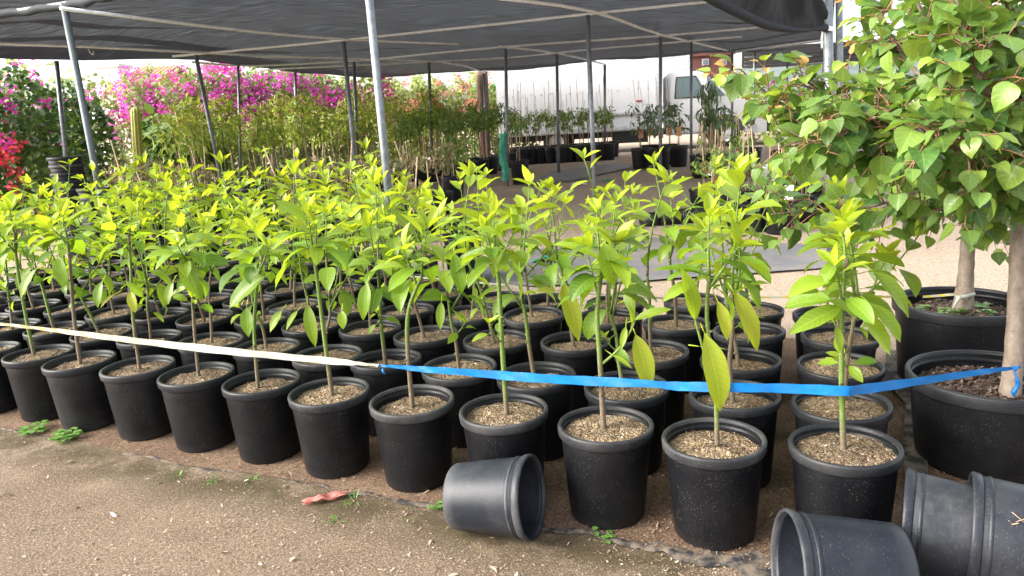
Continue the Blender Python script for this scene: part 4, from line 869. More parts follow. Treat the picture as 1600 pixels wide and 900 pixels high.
    m = MB(); m.add(V, F); m.build('loose_cloth', 'shade_cloth', root); m = MB(); m.tube(hem, np.interp(np.arange(n), [0, n * .25, n * .55, n - 6, n - 1], [.03, .042, .034, .012, .035]), 10); m.build('swag_hem', 'hem_cloth', root)
    m = MB(); c = at(1294, 48, 6.58)
    for k in range(3):
        a = np.linspace(0, 6.28, 20); m.tube(np.stack([c[0] + .045 * np.cos(a), c[1] + .045 * np.sin(a), c[2] + .012 * k + .008 * np.sin(a * 2)], 1), .007, 6)
    m.tube(smooth_path([c + [-.045, -.01, 0], c + [-.06, -.02, -.06], c + [-.052, -.01, -.14]], 5), .006, 6); m.build('rope_tie', 'tag_white', root)
    m = MB(); c = at(138, 77, 10.3); m.tube(smooth_path([c, c + [.02, 0, -.05], c + [.05, 0, -.07], c + [.06, 0, -.03]], 4), .007, 5); m.build('string', 'tag_white', root)
    # second canopy further back at the right
    root2 = thing('shade_canopy', 'second dark shade canopy further back at the right, behind the trees', 'canopy'); m = MB(); V = []
    for j in range(13):
        for i in range(13): y = 18.5 + j * .9; x0 = (1166 - 800) / FPX * y; V.append((x0 + i * 1.1, y, 2.72 + .05 * math.sin(i * 1.7) * math.sin(j * 1.5)))
    m.add(V, [(j * 13 + i, j * 13 + i + 1, (j + 1) * 13 + i + 1, (j + 1) * 13 + i) for j in range(12) for i in range(12)]); m.build('cloth', 'shade_cloth', root2)
    for k in range(5):
        m = MB(); y = 19 + k * 2.3; m.tube([((1170 - 800) / FPX * y, y, 2.66), ((1340 - 800) / FPX * y + 3, y, 2.66)], .022, 8); m.build('rail', 'galvanised', root2)
    for (px, y) in ((1185, 20.0), (1235, 23.0), (1290, 20.0), (1345, 24.0), (1380, 20.0)):
        x = (px - 800) / FPX * y; m = MB(); m.tube([(x, y, .2), (x, y, 2.7)], .03, 10); m.build('post', 'galvanised', root2)
shade()

# ------------------------------------------------------------------ background nursery stock
def fol(mb, r, c, rad, n, L, W, tmpl, age=(0.3, 1.0), droop=(.3, .9), hang=.2, shell=.35, topyoung=0.0):
    """leaves through an ellipsoidal volume, facing outward"""
    for _ in range(n):
        d = rdir(r); q = shell + (1 - shell) * r.random() ** .6; p = np.array(c) + d * q * np.array(rad); ld = unit(d * .7 + rdir(r) * .7 + np.array([0, 0, -hang])); a = r.uniform(*age)
        if topyoung and d[2] > .1 and r.random() < topyoung * q: a *= .15
        k = r.uniform(.7, 1.2); mb.leaf(p, ld, unit(d + np.array([0, 0, .8]) + rdir(r) * .4), L * k, W * k, tmpl, r.uniform(*droop), .25, 0, a, r.random())
_potcache = {}
def bg_pot(root, Rt, H):
    key = (round(Rt, 3), round(H, 3))
    if key not in _potcache:
        p = make_pot(root, Rt, H, Rt * .78,   .03, .012, 26, depth=.07); s = soil_mesh(7, Rt - .025, H - .035, 'potting_mix', root, 40); _potcache[key] = (p, s)
    else:
        p0, s0 = _potcache[key]; p = p0.copy(); COL.objects.link(p); p.parent = root; s = s0.copy(); COL.objects.link(s); s.parent = root
        for c in p0.children: d = c.copy(); COL.objects.link(d); d.parent = p
def stock(kind, seed, name, label, loc, group, H=1.5, pot=(.18, .36)):
    """one potted nursery tree: pot (rim), soil, stem, stakes, foliage, sometimes tags"""
    r = random.Random(seed); root = thing(name, label, 'potted tree', loc, 0, group)
    if pot: bg_pot(root, *pot)
    z0 = (pot[1] - .04) if pot else 0.0; st, lf, sk = MB(), MB(), MB(); lean = (r.gauss(0, .05), r.gauss(0, .05))
    P = smooth_path([(0, 0, z0 - .02), (lean[0] * .5, lean[1] * .5, z0 + (H - z0) * .45), (lean[0], lean[1], z0 + (H - z0) * .8)], 4)
    if kind == 'bronze':
        st.tube(P, np.linspace(.012, .006, len(P)), 6, age=1.0); fol(lf, r, (lean[0], lean[1], H - .33), (.29, .29, .36), 190, .11, .040, LANCE, (.3, 1.0), topyoung=.5); fol(lf, r, (lean[0], lean[1], H - .05), (.18, .18, .14), 45, .085, .032, LANCE, (.0, .5))
        for k in range(r.choice([1, 2, 2])): a = r.uniform(0, 6.28); sk.tube([(.07 * math.cos(a), .07 * math.sin(a), z0 - .02), (.09 * math.cos(a) + r.gauss(0, .04), .09 * math.sin(a), r.uniform(.55, 1.02) * H)], .008, 5)
    elif kind == 'round':
        st.tube(P, np.linspace(.011, .006, len(P)), 6, age=1.0); fol(lf, r, (lean[0], lean[1], H - .22), (.24, .24, .26), 170, .10, .036, LANCE, (.4, 1.0), hang=.45)
        for k in range(r.choice([1, 1, 2])): a = r.uniform(0, 6.28); sk.tube([(.06 * math.cos(a), .06 * math.sin(a), z0 - .02), (.05 * math.cos(a), .05 * math.sin(a), r.uniform(.5, .8) * H)], .008, 5)
    elif kind == 'slim':
        st.tube(P, np.linspace(.009, .004, len(P)), 6, age=1.0)
        for k in range(4): zz = z0 + (H - z0) * r.uniform(.45, .85); fol(lf, r, (r.gauss(0, .06), r.gauss(0, .06), zz), (.10, .10, .10), 24, .085, .034, LANCE, (.1, 1.0), hang=.6)
        for k in range(2): sk.tube([(r.gauss(0, .03), r.gauss(0, .03), z0 - .02), (r.gauss(0, .04), r.gauss(0, .04), r.uniform(.9, 1.35) * H)], .005, 5)
    elif kind == 'tall':
        st.tube(P, np.linspace(.010, .004, len(P)), 6, age=.9)
        for k in range(5): zz = z0 + (H - z0) * (.42 + .11 * k + r.uniform(-.03, .03)); fol(lf, r, (r.gauss(0, .07), r.gauss(0, .07), zz), (.13, .13, .07), 16, .15, .038, LANCE, (.3, 1.0), droop=(.7, 1.5), hang=.3)
        for k in range(2): sk.tube([(r.gauss(0, .02), r.gauss(0, .02), z0 - .02), (r.gauss(0, .06), r.gauss(0, .06), 1.35 * H)], .004, 5)
    elif kind == 'mango':
        st.tube(P, np.linspace(.013, .007, len(P)), 6, age=1.0); fol(lf, r, (lean[0], lean[1], H - .25), (.16, .16, .20), 52, .24, .042, LANCE, (.3, 1.0), droop=(.8, 1.6), hang=.8)
        for k in range(8): sk.tube([(r.gauss(0, .05), r.gauss(0, .05), z0 - .02), (r.gauss(0, .07), r.gauss(0, .07), r.uniform(.62, .85) * H)], .009, 5)
    elif kind == 'tagged':
        st.tube(P, np.linspace(.008, .004, len(P)), 6, age=1.0)
        for k in range(5): zz = z0 + (H - z0) * r.uniform(.3, .85); fol(lf, r, (r.gauss(0, .07), r.gauss(0, .07), zz), (.11, .11, .09), 16, .075, .042, SMALL, (.1, 1.0), hang=.7)
        for k in range(r.choice([1, 2, 3])): sk.tube([(r.gauss(0, .03), r.gauss(0, .03), z0 - .02), (r.gauss(0, .03), r.gauss(0, .03), r.uniform(.85, 1.15) * H)], .007, 6)
        for k in range(r.choice([1, 2, 2])):
            m = MB(); zz = z0 + (H - z0) * r.uniform(.22, .5); a = r.uniform(-.35, .35); rot = np.array(Matrix.Rotation(a, 3, 'Y') @ Matrix.Rotation(r.uniform(-.5, .5), 3, 'Z')); m.box((r.uniform(-.08, .08), -.09, zz), (.095, .002, .15), rot); m.build('tag', 'tag_white' if r.random() < .65 else 'tag_photo', root, smooth=False)
        m = MB(); a = np.linspace(0, 6.28, 12); m.tube(np.stack([.02 * np.cos(a), .02 * np.sin(a), np.full(12, z0 + (H - z0) * .3)], 1), .006, 5); m.build('tie', 'teal_tie', root)
    elif kind == 'wilted':
        st.tube(P, np.linspace(.012, .006, len(P)), 6, age=1.0)
        for k in range(7): zz = z0 + (H - z0) * r.uniform(.25, .95); fol(lf, r, (r.gauss(0, .14), r.gauss(0, .14), zz), (.15, .15, .12), 34, .075, .038, SMALL, (.0, 1.0), droop=(.8, 1.8), hang=1.0)
        for k in range(2): sk.tube([(r.gauss(0, .06), r.gauss(0, .06), z0 - .02), (r.gauss(0, .1), r.gauss(0, .1), r.uniform(.9, 1.4) * H)], .009, 5)
    mats = {'bronze': 'bronze_leaf', 'round': 'hedge_leaf', 'slim': 'hedge_leaf', 'tall': 'mango_leaf', 'mango': 'mango_leaf', 'tagged': 'hedge_leaf', 'wilted': 'wilted_leaf'}
    st.build('trunk', 'dark_bark', root); lf.build('foliage', mats[kind], root)
    if sk.n: sk.build('stake', 'bamboo', root)
    return root
def gp(px, Y):      # ground point under a pixel column at depth Y
    p = at(px, 300, Y); x = p[0]
    for _ in range(4):
        u, v = px_of((x, Y, gz(x, Y) + .3)); x += (px - u) * Y / FPX
    return (x, Y, gz(x, Y))
def background_stock():
    r = random.Random(77)
    # bronze tipped trees before the flower hedge: three ranks
    proto = [stock('bronze', 300 + k, 'nursery_tree', '', (0, -50 - k, 0), 'bronze-tipped potted trees before the flower hedge', 1.62, (.18, .36)) for k in range(5)] if False else []
    ranks = [(0.0, 11), (1.0, 11), (2.1, 10)]; protos = []
    words_ = ['front', 'middle', 'back']
    for q, (dy, n) in enumerate(ranks):
        for k in range(n):
            t = (k + .5) / n; px = 268 + 420 * t + r.uniform(-9, 9) + q * 8; Y = 10.6 + 4.8 * t + dy * .9 + r.uniform(-.15, .15); loc = gp(px, Y)
            lab = 'bronze-tipped staked tree in the %s rank before the flower hedge, %s from the left' % (words_[q], ORD[k + 1])
            if len(protos) < 6: protos.append(stock('bronze', 300 + len(protos), 'nursery_tree', lab, loc, 'bronze-tipped potted trees before the flower hedge', 1.58 + .05 * (len(protos) % 3)))
            else: dup(protos[(k * 5 + q) % 6], loc, r.uniform(0, 6.28), lab, scale=(1, 1, r.uniform(.84, 1.10)))
    # round headed trees in a straight row of black pots
    pr = []
    for k, (px, Y) in enumerate([(640, 13.9), (662, 14.6), (684, 15.2), (703, 14.2), (715, 15.9), (732, 15.0), (742, 16.5), (752, 15.7), (766, 16.3), (775, 17.2), (786, 17.0), (800, 17.9)]):
        lab = 'round-headed green tree in the pot row near the brown pole, %s from the left' % ORD[k + 1]
        if len(pr) < 4: pr.append(stock('round', 340 + k, 'nursery_tree', lab, gp(px, Y), 'round-headed potted trees left of the truck', 1.38 + .06 * (k % 3), (.17, .36)))
        else: dup(pr[k % 4], gp(px, Y), r.uniform(0, 6.28), lab)
    # small staked saplings before the truck box
    pr = []
    for k in range(22):
        row = k % 2; px = 800 + 7.4 * k + r.uniform(-3, 3); Y = 18.7 + 1.1 * row + r.uniform(-.1, .1); lab = 'small staked sapling in the pots before the white truck, %s from the left' % (ORD[k + 1] if k < 17 else ['eighteenth', 'nineteenth', 'twentieth', 'twenty-first', 'twenty-second'][k - 17])
        if len(pr) < 6: pr.append(stock('slim', 360 + k, 'nursery_tree', lab, gp(px, Y), 'staked saplings before the white truck', 1.28 + .1 * (k % 3), (.20, .40)))
        else: dup(pr[k % 6], gp(px, Y), r.uniform(0, 6.28), lab)
    stock('slim', 391, 'nursery_tree', 'single thin sapling with an orange tag in a pot beside the green netting', gp(812, 13.4), 'staked saplings before the white truck', 1.30, (.175, .42))
    # taller staked plants right of the saplings, before the cab
    for k, (px, Y) in enumerate([(1001, 15.2), (1016, 16.2), (1032, 14.7), (1046, 16.0), (1060, 15.2)]):
        s = stock('tall', 400 + k, 'nursery_tree', 'tall thin staked plant in a big pot before the truck cab, %s from the left' % ORD[k + 1], gp(px, Y), 'tall staked plants before the truck cab', 1.30, (.20, .42))
        m = MB(); m.box((.0, -.06, .42 + .28), (.10, .002, .18)); m.build('tag', 'tag_orange', s, smooth=False)
    for k, (px, Y) in enumerate([(1096, 12.6), (1109, 13.0), (1126, 12.4)]):
        stock('mango', 420 + k, 'nursery_tree', 'dark drooping-leaved tree bundled with bamboo stakes before the truck wheel, %s from the left' % ORD[k + 1], gp(px, Y), 'bamboo-staked drooping trees', (1.32, 1.66, 1.24)[k], (.20, .38))
    for k, (px, Y) in enumerate([(1150, 11.8), (1172, 13.0), (1222, 12.0), (1262, 12.8)]):
        stock('tagged', 430 + k, 'nursery_tree', 'staked plant behind the tagged cluster, beside the heart-leaved tree, %s from the left' % ORD[k + 1], gp(px, Y), 'staked plants behind the tagged cluster', 1.1, (.20, .42))
    pr = []
    spots = [(1098, 9.3), (1118, 8.7), (1142, 8.3), (1160, 9.0), (1180, 8.1), (1200, 8.8), (1218, 7.9), (1238, 8.7), (1255, 8.2), (1272, 9.0), (1288, 8.3), (1130, 9.6), (1230, 9.5)]
    for k, (px, Y) in enumerate(spots):
        stock('tagged', 440 + k, 'nursery_tree', 'small staked plant with hanging tags in the low pot cluster before the trees, %s one' % ORD[k + 1] if False else 'small staked plant in the low cluster of tagged pots, %s from the left' % ORD[1 + sorted(spots).index((px, Y))], gp(px, Y), 'small tagged plants in a low cluster', .98, (.175, .30))
    for k, (px, Y) in enumerate([(205, 9.4), (250, 9.8), (300, 9.3), (335, 10.0), (465, 8.9), (505, 9.3), (545, 8.7), (590, 9.2), (640, 9.6), (690, 10.4), (660, 8.6), (425, 9.8)]):
        srt = sorted([205, 250, 300, 335, 465, 505, 545, 590, 640, 690, 660, 425]).index(px)
        stock('wilted', 470 + k, 'staked_shrub', 'half-wilted staked shrub behind the sapling block, %s from the left' % ORD[srt + 1], gp(px, Y), 'half-wilted shrubs behind the block', .95, (.17, .30))
    s = stock('round', 499, 'staked_shrub', 'leggy shrub with a pale stem and bamboo stake in a black pot, standing apart', gp(706, 11.6), 'half-wilted shrubs behind the block', 1.0, (.20, .38))
background_stock()

def pot_stack(px, Y, n, step, label, group, Rt=.17, top=None):
    x, y, z = gp(px, Y)
    for k in range(n):
        lab = label % ('topmost' if k == n - 1 else ORD[n - k] + ' from the top')
        root = thing('empty_pot', lab, 'pot', (x + .004 * math.sin(k * 2.1), y, z + k * step + .003), k * 1.3, group); o0 = _stackpot(root, Rt)
_sp = {}
def _stackpot(root, Rt):
    if Rt not in _sp: _sp[Rt] = make_pot(root, Rt, .34, Rt * .76, .03, .012, 32); return
    p = _sp[Rt].copy(); COL.objects.link(p); p.parent = root
    for c in _sp[Rt].children: d = c.copy(); COL.objects.link(d); d.parent = p
pot_stack(128, 8.0, 12, .082, 'empty pot in the tall nested stack before the leaning post, %s', 'stacked empty pots')
pot_stack(165, 7.7, 8, .085, 'empty pot in the low stack just right of the tall stack, %s', 'stacked empty pots')
pot_stack(205, 7.5, 7, .084, 'empty pot in the second low stack beside the tall stack, %s', 'stacked empty pots')
pot_stack(402, 7.9, 8, .080, 'empty pot in the stack behind the block near the middle posts, %s', 'stacked empty pots')
pot_stack(722, 6.6, 4, .085, 'empty pot in the short stack behind the middle of the block, %s', 'stacked empty pots')

def corrugated_pipe():
    root = thing('drain_pipe', 'black corrugated drain pipe lying on the ground behind the block', 'pipe'); a = on_ground(1030, 352); b = on_ground(1185, 345); a = a + [0, 0, .085]; b = b + [0, 0, .085]; n = 150; m = MB()
    P = np.array([a + (b - a) * t + np.array([0, .10 * math.sin(t * 3.1), 0]) for t in np.linspace(0, 1, n)]); m.tube(P, [.085 + .010 * math.cos(i * 2 * math.pi / 4) for i in range(n)], 18); m.build('pipe', 'corrugated_black', root)
    m = MB(); d = unit(P[1] - P[0]); m.tube([P[0] - d * .22, P[0] - d * .01], .076, 18); m.build('smooth_end', 'corrugated_black', root)
corrugated_pipe()
def green_netting():
    m = MB(); V = []; base = np.array(gp(788, 13.0)); nz = 20
    for j in range(nz + 1):
        for i in range(13):
            a = i / 12 * 2 * math.pi; z = .12 + .78 * j / nz; rr = .055 + .012 * math.sin(3 * a + j * .6) + .012 * math.sin(5 * a - j); V.append((base[0] + rr * math.cos(a) + .02 * math.sin(j * .4), base[1] + rr * math.sin(a), base[2] + z + .03 * math.sin(2 * a) * (j == nz)))
    m.add(V, [(j * 13 + i, j * 13 + i + 1, (j + 1) * 13 + i + 1, (j + 1) * 13 + i) for j in range(nz) for i in range(12)]); tag(m.build('garden_netting', 'green_mesh'), 'roll of green plastic netting standing against a canopy post', 'netting')
green_netting()

# ------------------------------------------------------------------ flowering hedge, shrubs, cactus
def bush(name, label, px, Y, top_py, width, depth, leafmat, n, spec, seed, L=.10, W=.075, age=(.2, 1.0), group=None, z0=0.0, tmpl=BRACT, cat='shrub', sparse=.0):
    """spec: list of (bract material, count, (u range), (h range)) placed as sprays on the outer face of the bush"""
    r = random.Random(seed); g = gp(px, Y); top = at(px, top_py, Y)[2]; H = max(.6, top - g[2]); root = thing(name, label, cat, g, 0, group)
    st = MB()
    for k in range(5):
        a = r.uniform(0, 6.28); st.tube(smooth_path([(r.gauss(0, .12), r.gauss(0, .12), 0), (r.gauss(0, width * .12), r.gauss(0, .15), H * .4), (r.uniform(-.4, .4) * width, r.gauss(0, .2), H * .85)], 4), np.linspace(.03, .008, 9), 6)
    st.build('stems', 'dark_bark', root); lf = MB(); ph = [r.uniform(0, 6) for _ in range(6)]
    def env(u):      # uneven crest
        return H * (.92 + .06 * math.sin(u * 5 + ph[0]) + .07 * math.sin(u * 13 + ph[1]))
    def place():
        u = r.uniform(-1, 1); h = r.random() ** .8 * env(u); prof = math.sqrt(max(.02, 1 - (abs(u)) ** 2.6)) ; q = r.random() ** .45; a = r.uniform(-1, 1)
        w_ = width / 2 * (1.0 if h < H * .75 else 1 - .35 * (h - H * .75) / (H * .25)); x = u * w_; y = -depth / 2 * prof * q if r.random() < .8 else depth / 2 * prof * q; bump = .14 * math.sin(u * 9 + h * 3 + ph[2]) + .12 * math.sin(h * 6 + u * 4 + ph[3])
        return np.array([x, y + bump * (-1 if y < 0 else 1), h]), unit([u * .5, -1 if y < 0 else 1, (h / H - .3) * 1.2])
    for _ in range(n):
        p, d = place()
        if sparse and math.sin(p[0] * 4 + ph[4]) * math.sin(p[2] * 5 + ph[5]) > 1 - sparse * 2: continue
        k = r.uniform(.7, 1.3); lf.leaf(p, unit(d * .5 + rdir(r) + np.array([0, 0, -.2])), unit(d + np.array([0, 0, .6]) + rdir(r) * .5), L * k, W * k, tmpl, .5, .25, 0, r.uniform(*age), r.random())
    lf.build('foliage', leafmat, root)
    by = {}
    for (bm_, cnt, ur, hr) in spec:
        fb = by.setdefault(bm_, MB())
        for _ in range(cnt):
            u = r.uniform(*ur); h = r.uniform(*hr) * env(u); prof = math.sqrt(max(.02, 1 - abs(u) ** 2.6)); c = np.array([u * width / 2, -depth / 2 * prof - r.uniform(0, .12) + .14 * -math.sin(u * 9 + h * 3 + ph[2]), h]); dr = unit([r.gauss(0, 1), -.5, r.gauss(0, .6)]); ln = r.uniform(.12, .42)
            for q in range(r.randint(12, 22)):
                p = c + dr * ln * r.uniform(-.5, .5) + np.array([r.gauss(0, .055), r.gauss(0, .05), r.gauss(0, .055)]); fb.leaf(p, rdir(r), unit(np.array([0, -.8, .5]) + rdir(r) * .6), .060 * r.uniform(.7, 1.3), .052, BRACT, .3, .35, 0, r.random(), r.random())
    for bm_, fb in by.items(): fb.build('blossoms', bm_, root)
    return root
G = 'flowering shrubs along the boundary'
bush('flowering_shrub', 'dense dark green shrub with crimson flower sprays at the left edge', 10, 11.4, 108, 2.3, 1.5, 'glossy_leaf', 3600, [('red_bract', 30, (-.5, .75), (.36, .62)), ('red_bract', 8, (-.1, .8), (.12, .3)), ('magenta_bract', 30, (-.6, .9), (.6, .97))], 1, group=G)
bush('flowering_shrub', 'glossy dark green shrub beside the leaning post, few magenta sprays', 112, 12.8, 126, 1.65, 1.2, 'glossy_leaf', 3200, [('magenta_bract', 18, (-.9, .2), (.62, .9))], 2, group=G)
bush('flowering_shrub', 'pale airy shrub rising behind the dark left shrubs, magenta at its tips', 50, 14.6, 92, 2.4, 1.0, 'olive_leaf', 2000, [('magenta_bract', 24, (-.9, .9), (.6, .97))], 3, age=(0, .5), group=G, sparse=.25)
bush('flowering_shrub', 'thin wispy magenta-flowered shrub right of the leaning post', 158, 14.4, 108, 1.0, .8, 'olive_leaf', 420, [('magenta_bract', 9, (-.8, .8), (.45, 1.0))], 4, group=G, sparse=.3)
for k, (px, Y, tp, wd, n, mg, hr, lab) in enumerate([(262, 18.0, 118, 2.3, 3000, 48, (.45, .98), 'magenta bougainvillea at the left end of the main flower hedge, above the cactus'), (318, 18.4, 101, 3.0, 3600, 110, (.5, 1.0), 'dense magenta bougainvillea in the hedge, second from the cactus'), (395, 18.8, 98, 3.0, 3600, 130, (.45, 1.0), 'brightest magenta bougainvillea, in the middle of the flower hedge'), (465, 19.2, 103, 3.0, 3600, 85, (.4, 1.0), 'magenta and pale green bougainvillea right of the brightest one'), (535, 20.0, 110, 3.2, 3600, 80, (.35, 1.0), 'magenta bougainvillea behind the thick middle post')]):
    bush('bougainvillea', lab, px, Y, tp, wd, 1.4, 'olive_leaf', n, [('magenta_bract', mg, (-.95, .95), hr)], 10 + k, age=(.3, 1.0), group='bougainvilleas in the flower hedge')
for k, (px, Y, tp, wd, spec, lm, lab) in enumerate([(598, 22.5, 116, 2.4, [('magenta_bract', 20, (-.9, .6), (.4, .9)), ('pink_bract', 20, (-.5, .9), (.4, .9))], 'olive_leaf', 'pink and magenta bougainvillea right of the thick middle post'), (645, 23.0, 122, 2.4, [('red_bract', 34, (-.9, .9), (.4, .8)), ('pink_bract', 18, (-.9, .9), (.5, .95))], 'olive_leaf', 'red-flowered bougainvillea behind the round-headed trees'), (700, 23.5, 118, 2.6, [('pink_bract', 44, (-.9, .9), (.45, 1.0)), ('red_bract', 20, (-.6, .9), (.4, .75))], 'olive_leaf', 'salmon pink bougainvillea just left of the brown pole'), (788, 24.5, 116, 1.8, [('pink_bract', 6, (-.9, .0), (.3, .6))], 'weed_leaf', 'yellow-green shrub between the brown pole and the truck')]):
    bush('bougainvillea' if k < 3 else 'shrub', lab, px, Y, tp, wd * 1.25, 1.4, lm, 3000, spec, 30 + k, age=(.0, .7), group='bougainvilleas in the flower hedge' if k < 3 else None)
bush('shrub', 'large-leaved green shrub right of the yellow cactus', 296, 13.2, 178, 1.35, 1.0, 'hedge_leaf', 700, [], 40, L=.19, W=.14, age=(.4, 1.0))
bush('shrub', 'grey-green twiggy shrub left of the yellow cactus', 184, 14.0, 188, .8, .8, 'olive_leaf', 800, [('red_bract', 2, (.5, .9), (.2, .3))], 41, L=.06, W=.025, age=(.3, 1.0), sparse=.3)
bush('shrub', 'dry yellowish grassy shrub at the foot of the cactus', 236, 11.6, 248, 1.0, .8, 'wilted_leaf', 700, [], 42, L=.14, W=.02, age=(.0, .8))
bush('shrub', 'pink-flowered shrub glimpsed behind the second canopy posts', 1208, 27.0, 112, 2.8, 1.2, 'olive_leaf', 1000, [('magenta_bract', 16, (-.9, .9), (.6, 1.0))], 43, age=(0, .6))
bush('shrub', 'light green shrub behind the truck bonnet', 1150, 27.5, 106, 1.8, 1.2, 'olive_leaf', 900, [], 44, age=(0, .5))
bush('shrub', 'bushy green shrub beyond the tagged cluster at the right', 1290, 25.0, 128, 4.5, 1.5, 'hedge_leaf', 1500, [], 45, age=(0.2, 1.0))

def cactus():
    g = gp(217, 12.2); root = thing('cactus', 'tall yellow-green ribbed column cactus between the shrubs', 'cactus', g); top = at(215, 166, 12.2)[2] - g[2]; root.rotation_euler = (0, R(6), 0)
    for (dx, h, rad, nm) in ((0, top, .068, 'column'), (.13, top * .42, .04, 'arm'), (.22, top * .33, .035, 'arm')):
        m = MB(); seg = 40; V = []; zs = np.concatenate([np.linspace(0, h - rad, 16), [h - rad * .5, h - rad * .15, h]])
        for z in zs:
            k = 1.0 if z < h - rad else max(.05, math.sqrt(max(0, 1 - ((z - h + rad) / rad) ** 2)))
            for j in range(seg): a = 2 * math.pi * j / seg; rr = rad * k * (1 + .13 * math.cos(a * 9)) * (1 + .03 * math.sin(z * 7)); V.append((dx + rr * math.cos(a), rr * math.sin(a), z))
        m.add(V, [(i * seg + j, i * seg + (j + 1) % seg, (i + 1) * seg + (j + 1) % seg, (i + 1) * seg + j) for i in range(len(zs) - 1) for j in range(seg)]); m.build(nm, 'cactus_skin', root)
cactus()
def wood_pole():
    g = gp(757, 21.2); t = at(752, 100, 21.2); m = MB(); m.tube([(g[0], g[1], g[2] - .1), (t[0], 21.2, 2.7)], [.17, .16], 18); tag(m.build('utility_pole', 'rusty_post'), 'thick dark brown wooden pole rising beside the pot row', 'pole')
wood_pole()

# ------------------------------------------------------------------ buildings
def house():
    Y = 30.0; a = at(120, 230, Y); b = at(228, 200, Y); root = thing('house', 'white stucco house with a terracotta tile roof behind the flower hedge', 'house'); g = .28
    m = MB(); x0, x1 = a[0], b[0]; zt = at(190, 143, Y)[2]; m.box(((x0 + x1) / 2, Y + 3, g + (zt - g) / 2), (x1 - x0, 6, zt - g)); m.build('wall', 'stucco_white', root, smooth=False)
    zr = at(190, 121, Y)[2]; xr0 = at(163, 130, Y)[0]; m = MB(); V = [(xr0, Y - .4, zt + .02), (x1 + .4, Y - .4, zt + .02), (x1 + .4, Y + 3, zr + .6), (xr0, Y + 3, zr + .6), (x1 + .4, Y + 6.4, zt + .02), (xr0, Y + 6.4, zt + .02)]
    V2 = [(x, y, z - .14) for x, y, z in V]; m.add(V + V2, [(0, 1, 2, 3), (3, 2, 4, 5), (7, 6, 9, 8), (8, 9, 11, 10), (0, 6, 7, 1), (0, 3, 9, 6), (3, 5, 11, 9), (1, 7, 8, 2), (2, 8, 10, 4), (4, 10, 11, 5)]); m.build('roof', 'terracotta', root, smooth=False)
    m = MB(); xc = at(148, 110, Y)[0]; zt2 = at(148, 103, Y)[2]; m.box((xc, Y + 1.4, (zt2 + g) / 2), (.9, 1.0, zt2 - g)); ch = m.build('chimney', 'stucco_white', root, smooth=False); m = MB(); m.box((xc, Y + 1.4, zt2 + .06), (1.1, 1.2, .12)); m.build('chimney_cap', 'grey_trim', ch, smooth=False)
    m = MB(); xw = at(240, 180, Y)[0]; m.box((xw, Y - .02, g + 1.6), (1.2, .08, 1.2)); wn_ = m.build('window', 'window_dark', root, smooth=False)
house()
def red_building():
    Y = 46.0; a = at(1078, 150, Y); b = at(1142, 150, Y); zt = at(1110, 87, Y)[2]; root = thing('building', 'distant dark red building with pale windows above the truck cab', 'building'); m = MB(); m.box(((a[0] + b[0]) / 2, Y + 3, zt / 2), (b[0] - a[0], 6, zt)); m.build('wall', 'red_wall', root, smooth=False)
    for px in (1102, 1130):
        c = at(px, 97, Y); m = MB(); m.box((c[0], Y - .03, c[2]), (.40, .08, .36)); f = m.build('window', 'grey_trim', root, smooth=False); m = MB(); m.box((c[0], Y - .08, c[2]), (.3, .06, .28)); m.build('pane', 'window_dark', f, smooth=False)
    m = MB(); m.box(((a[0] + b[0]) / 2, Y + 3, zt + .1), (b[0] - a[0] + .4, 6.4, .2)); m.build('roof', 'red_wall', root, smooth=False)
red_building()
def white_building():
    Y = 36.0; a = at(1035, 150, Y); b = at(1082, 150, Y); zt = at(1060, 60, Y)[2]; root = thing('building', 'plain white building behind the truck, left of the red one', 'building'); m = MB(); m.box(((a[0] + b[0]) / 2, Y + 2, zt / 2), (b[0] - a[0], 4, zt)); m.build('wall', 'grey_trim', root, smooth=False)
    m = MB(); m.box(((a[0] + b[0]) / 2, Y + 2, zt + .1), (b[0] - a[0] + .3, 4.3, .2)); m.build('roof', 'grey_trim', root, smooth=False)
white_building()
def hills():
    from mathutils import noise
    m = MB(); n, k = 160, 14; V = []
    for i in range(n + 1):
        x = -200 + 1300 * i / n; top = 46 + 22 * noise.noise(Vector((x * .006, 1, 0))) + 9 * noise.noise(Vector((x * .02, 4, 0)))
        top *= min(1.0, max(.02, (x - 60) / 200))
        for q in range(k + 1):
            t = q / k; V.append((x, 560 + 340 * t, -3 + top * math.sin(t * math.pi * .5) + 6 * t * noise.noise(Vector((x * .012, t * 5, 2))) * min(1.0, max(0.0, (x - 60) / 200))))
    m.add(V, [(i * (k + 1) + q, (i + 1) * (k + 1) + q, (i + 1) * (k + 1) + q + 1, i * (k + 1) + q + 1) for i in range(n) for q in range(k)]); tag(m.build('hills', 'hill_scrub'), kind='structure')
hills()

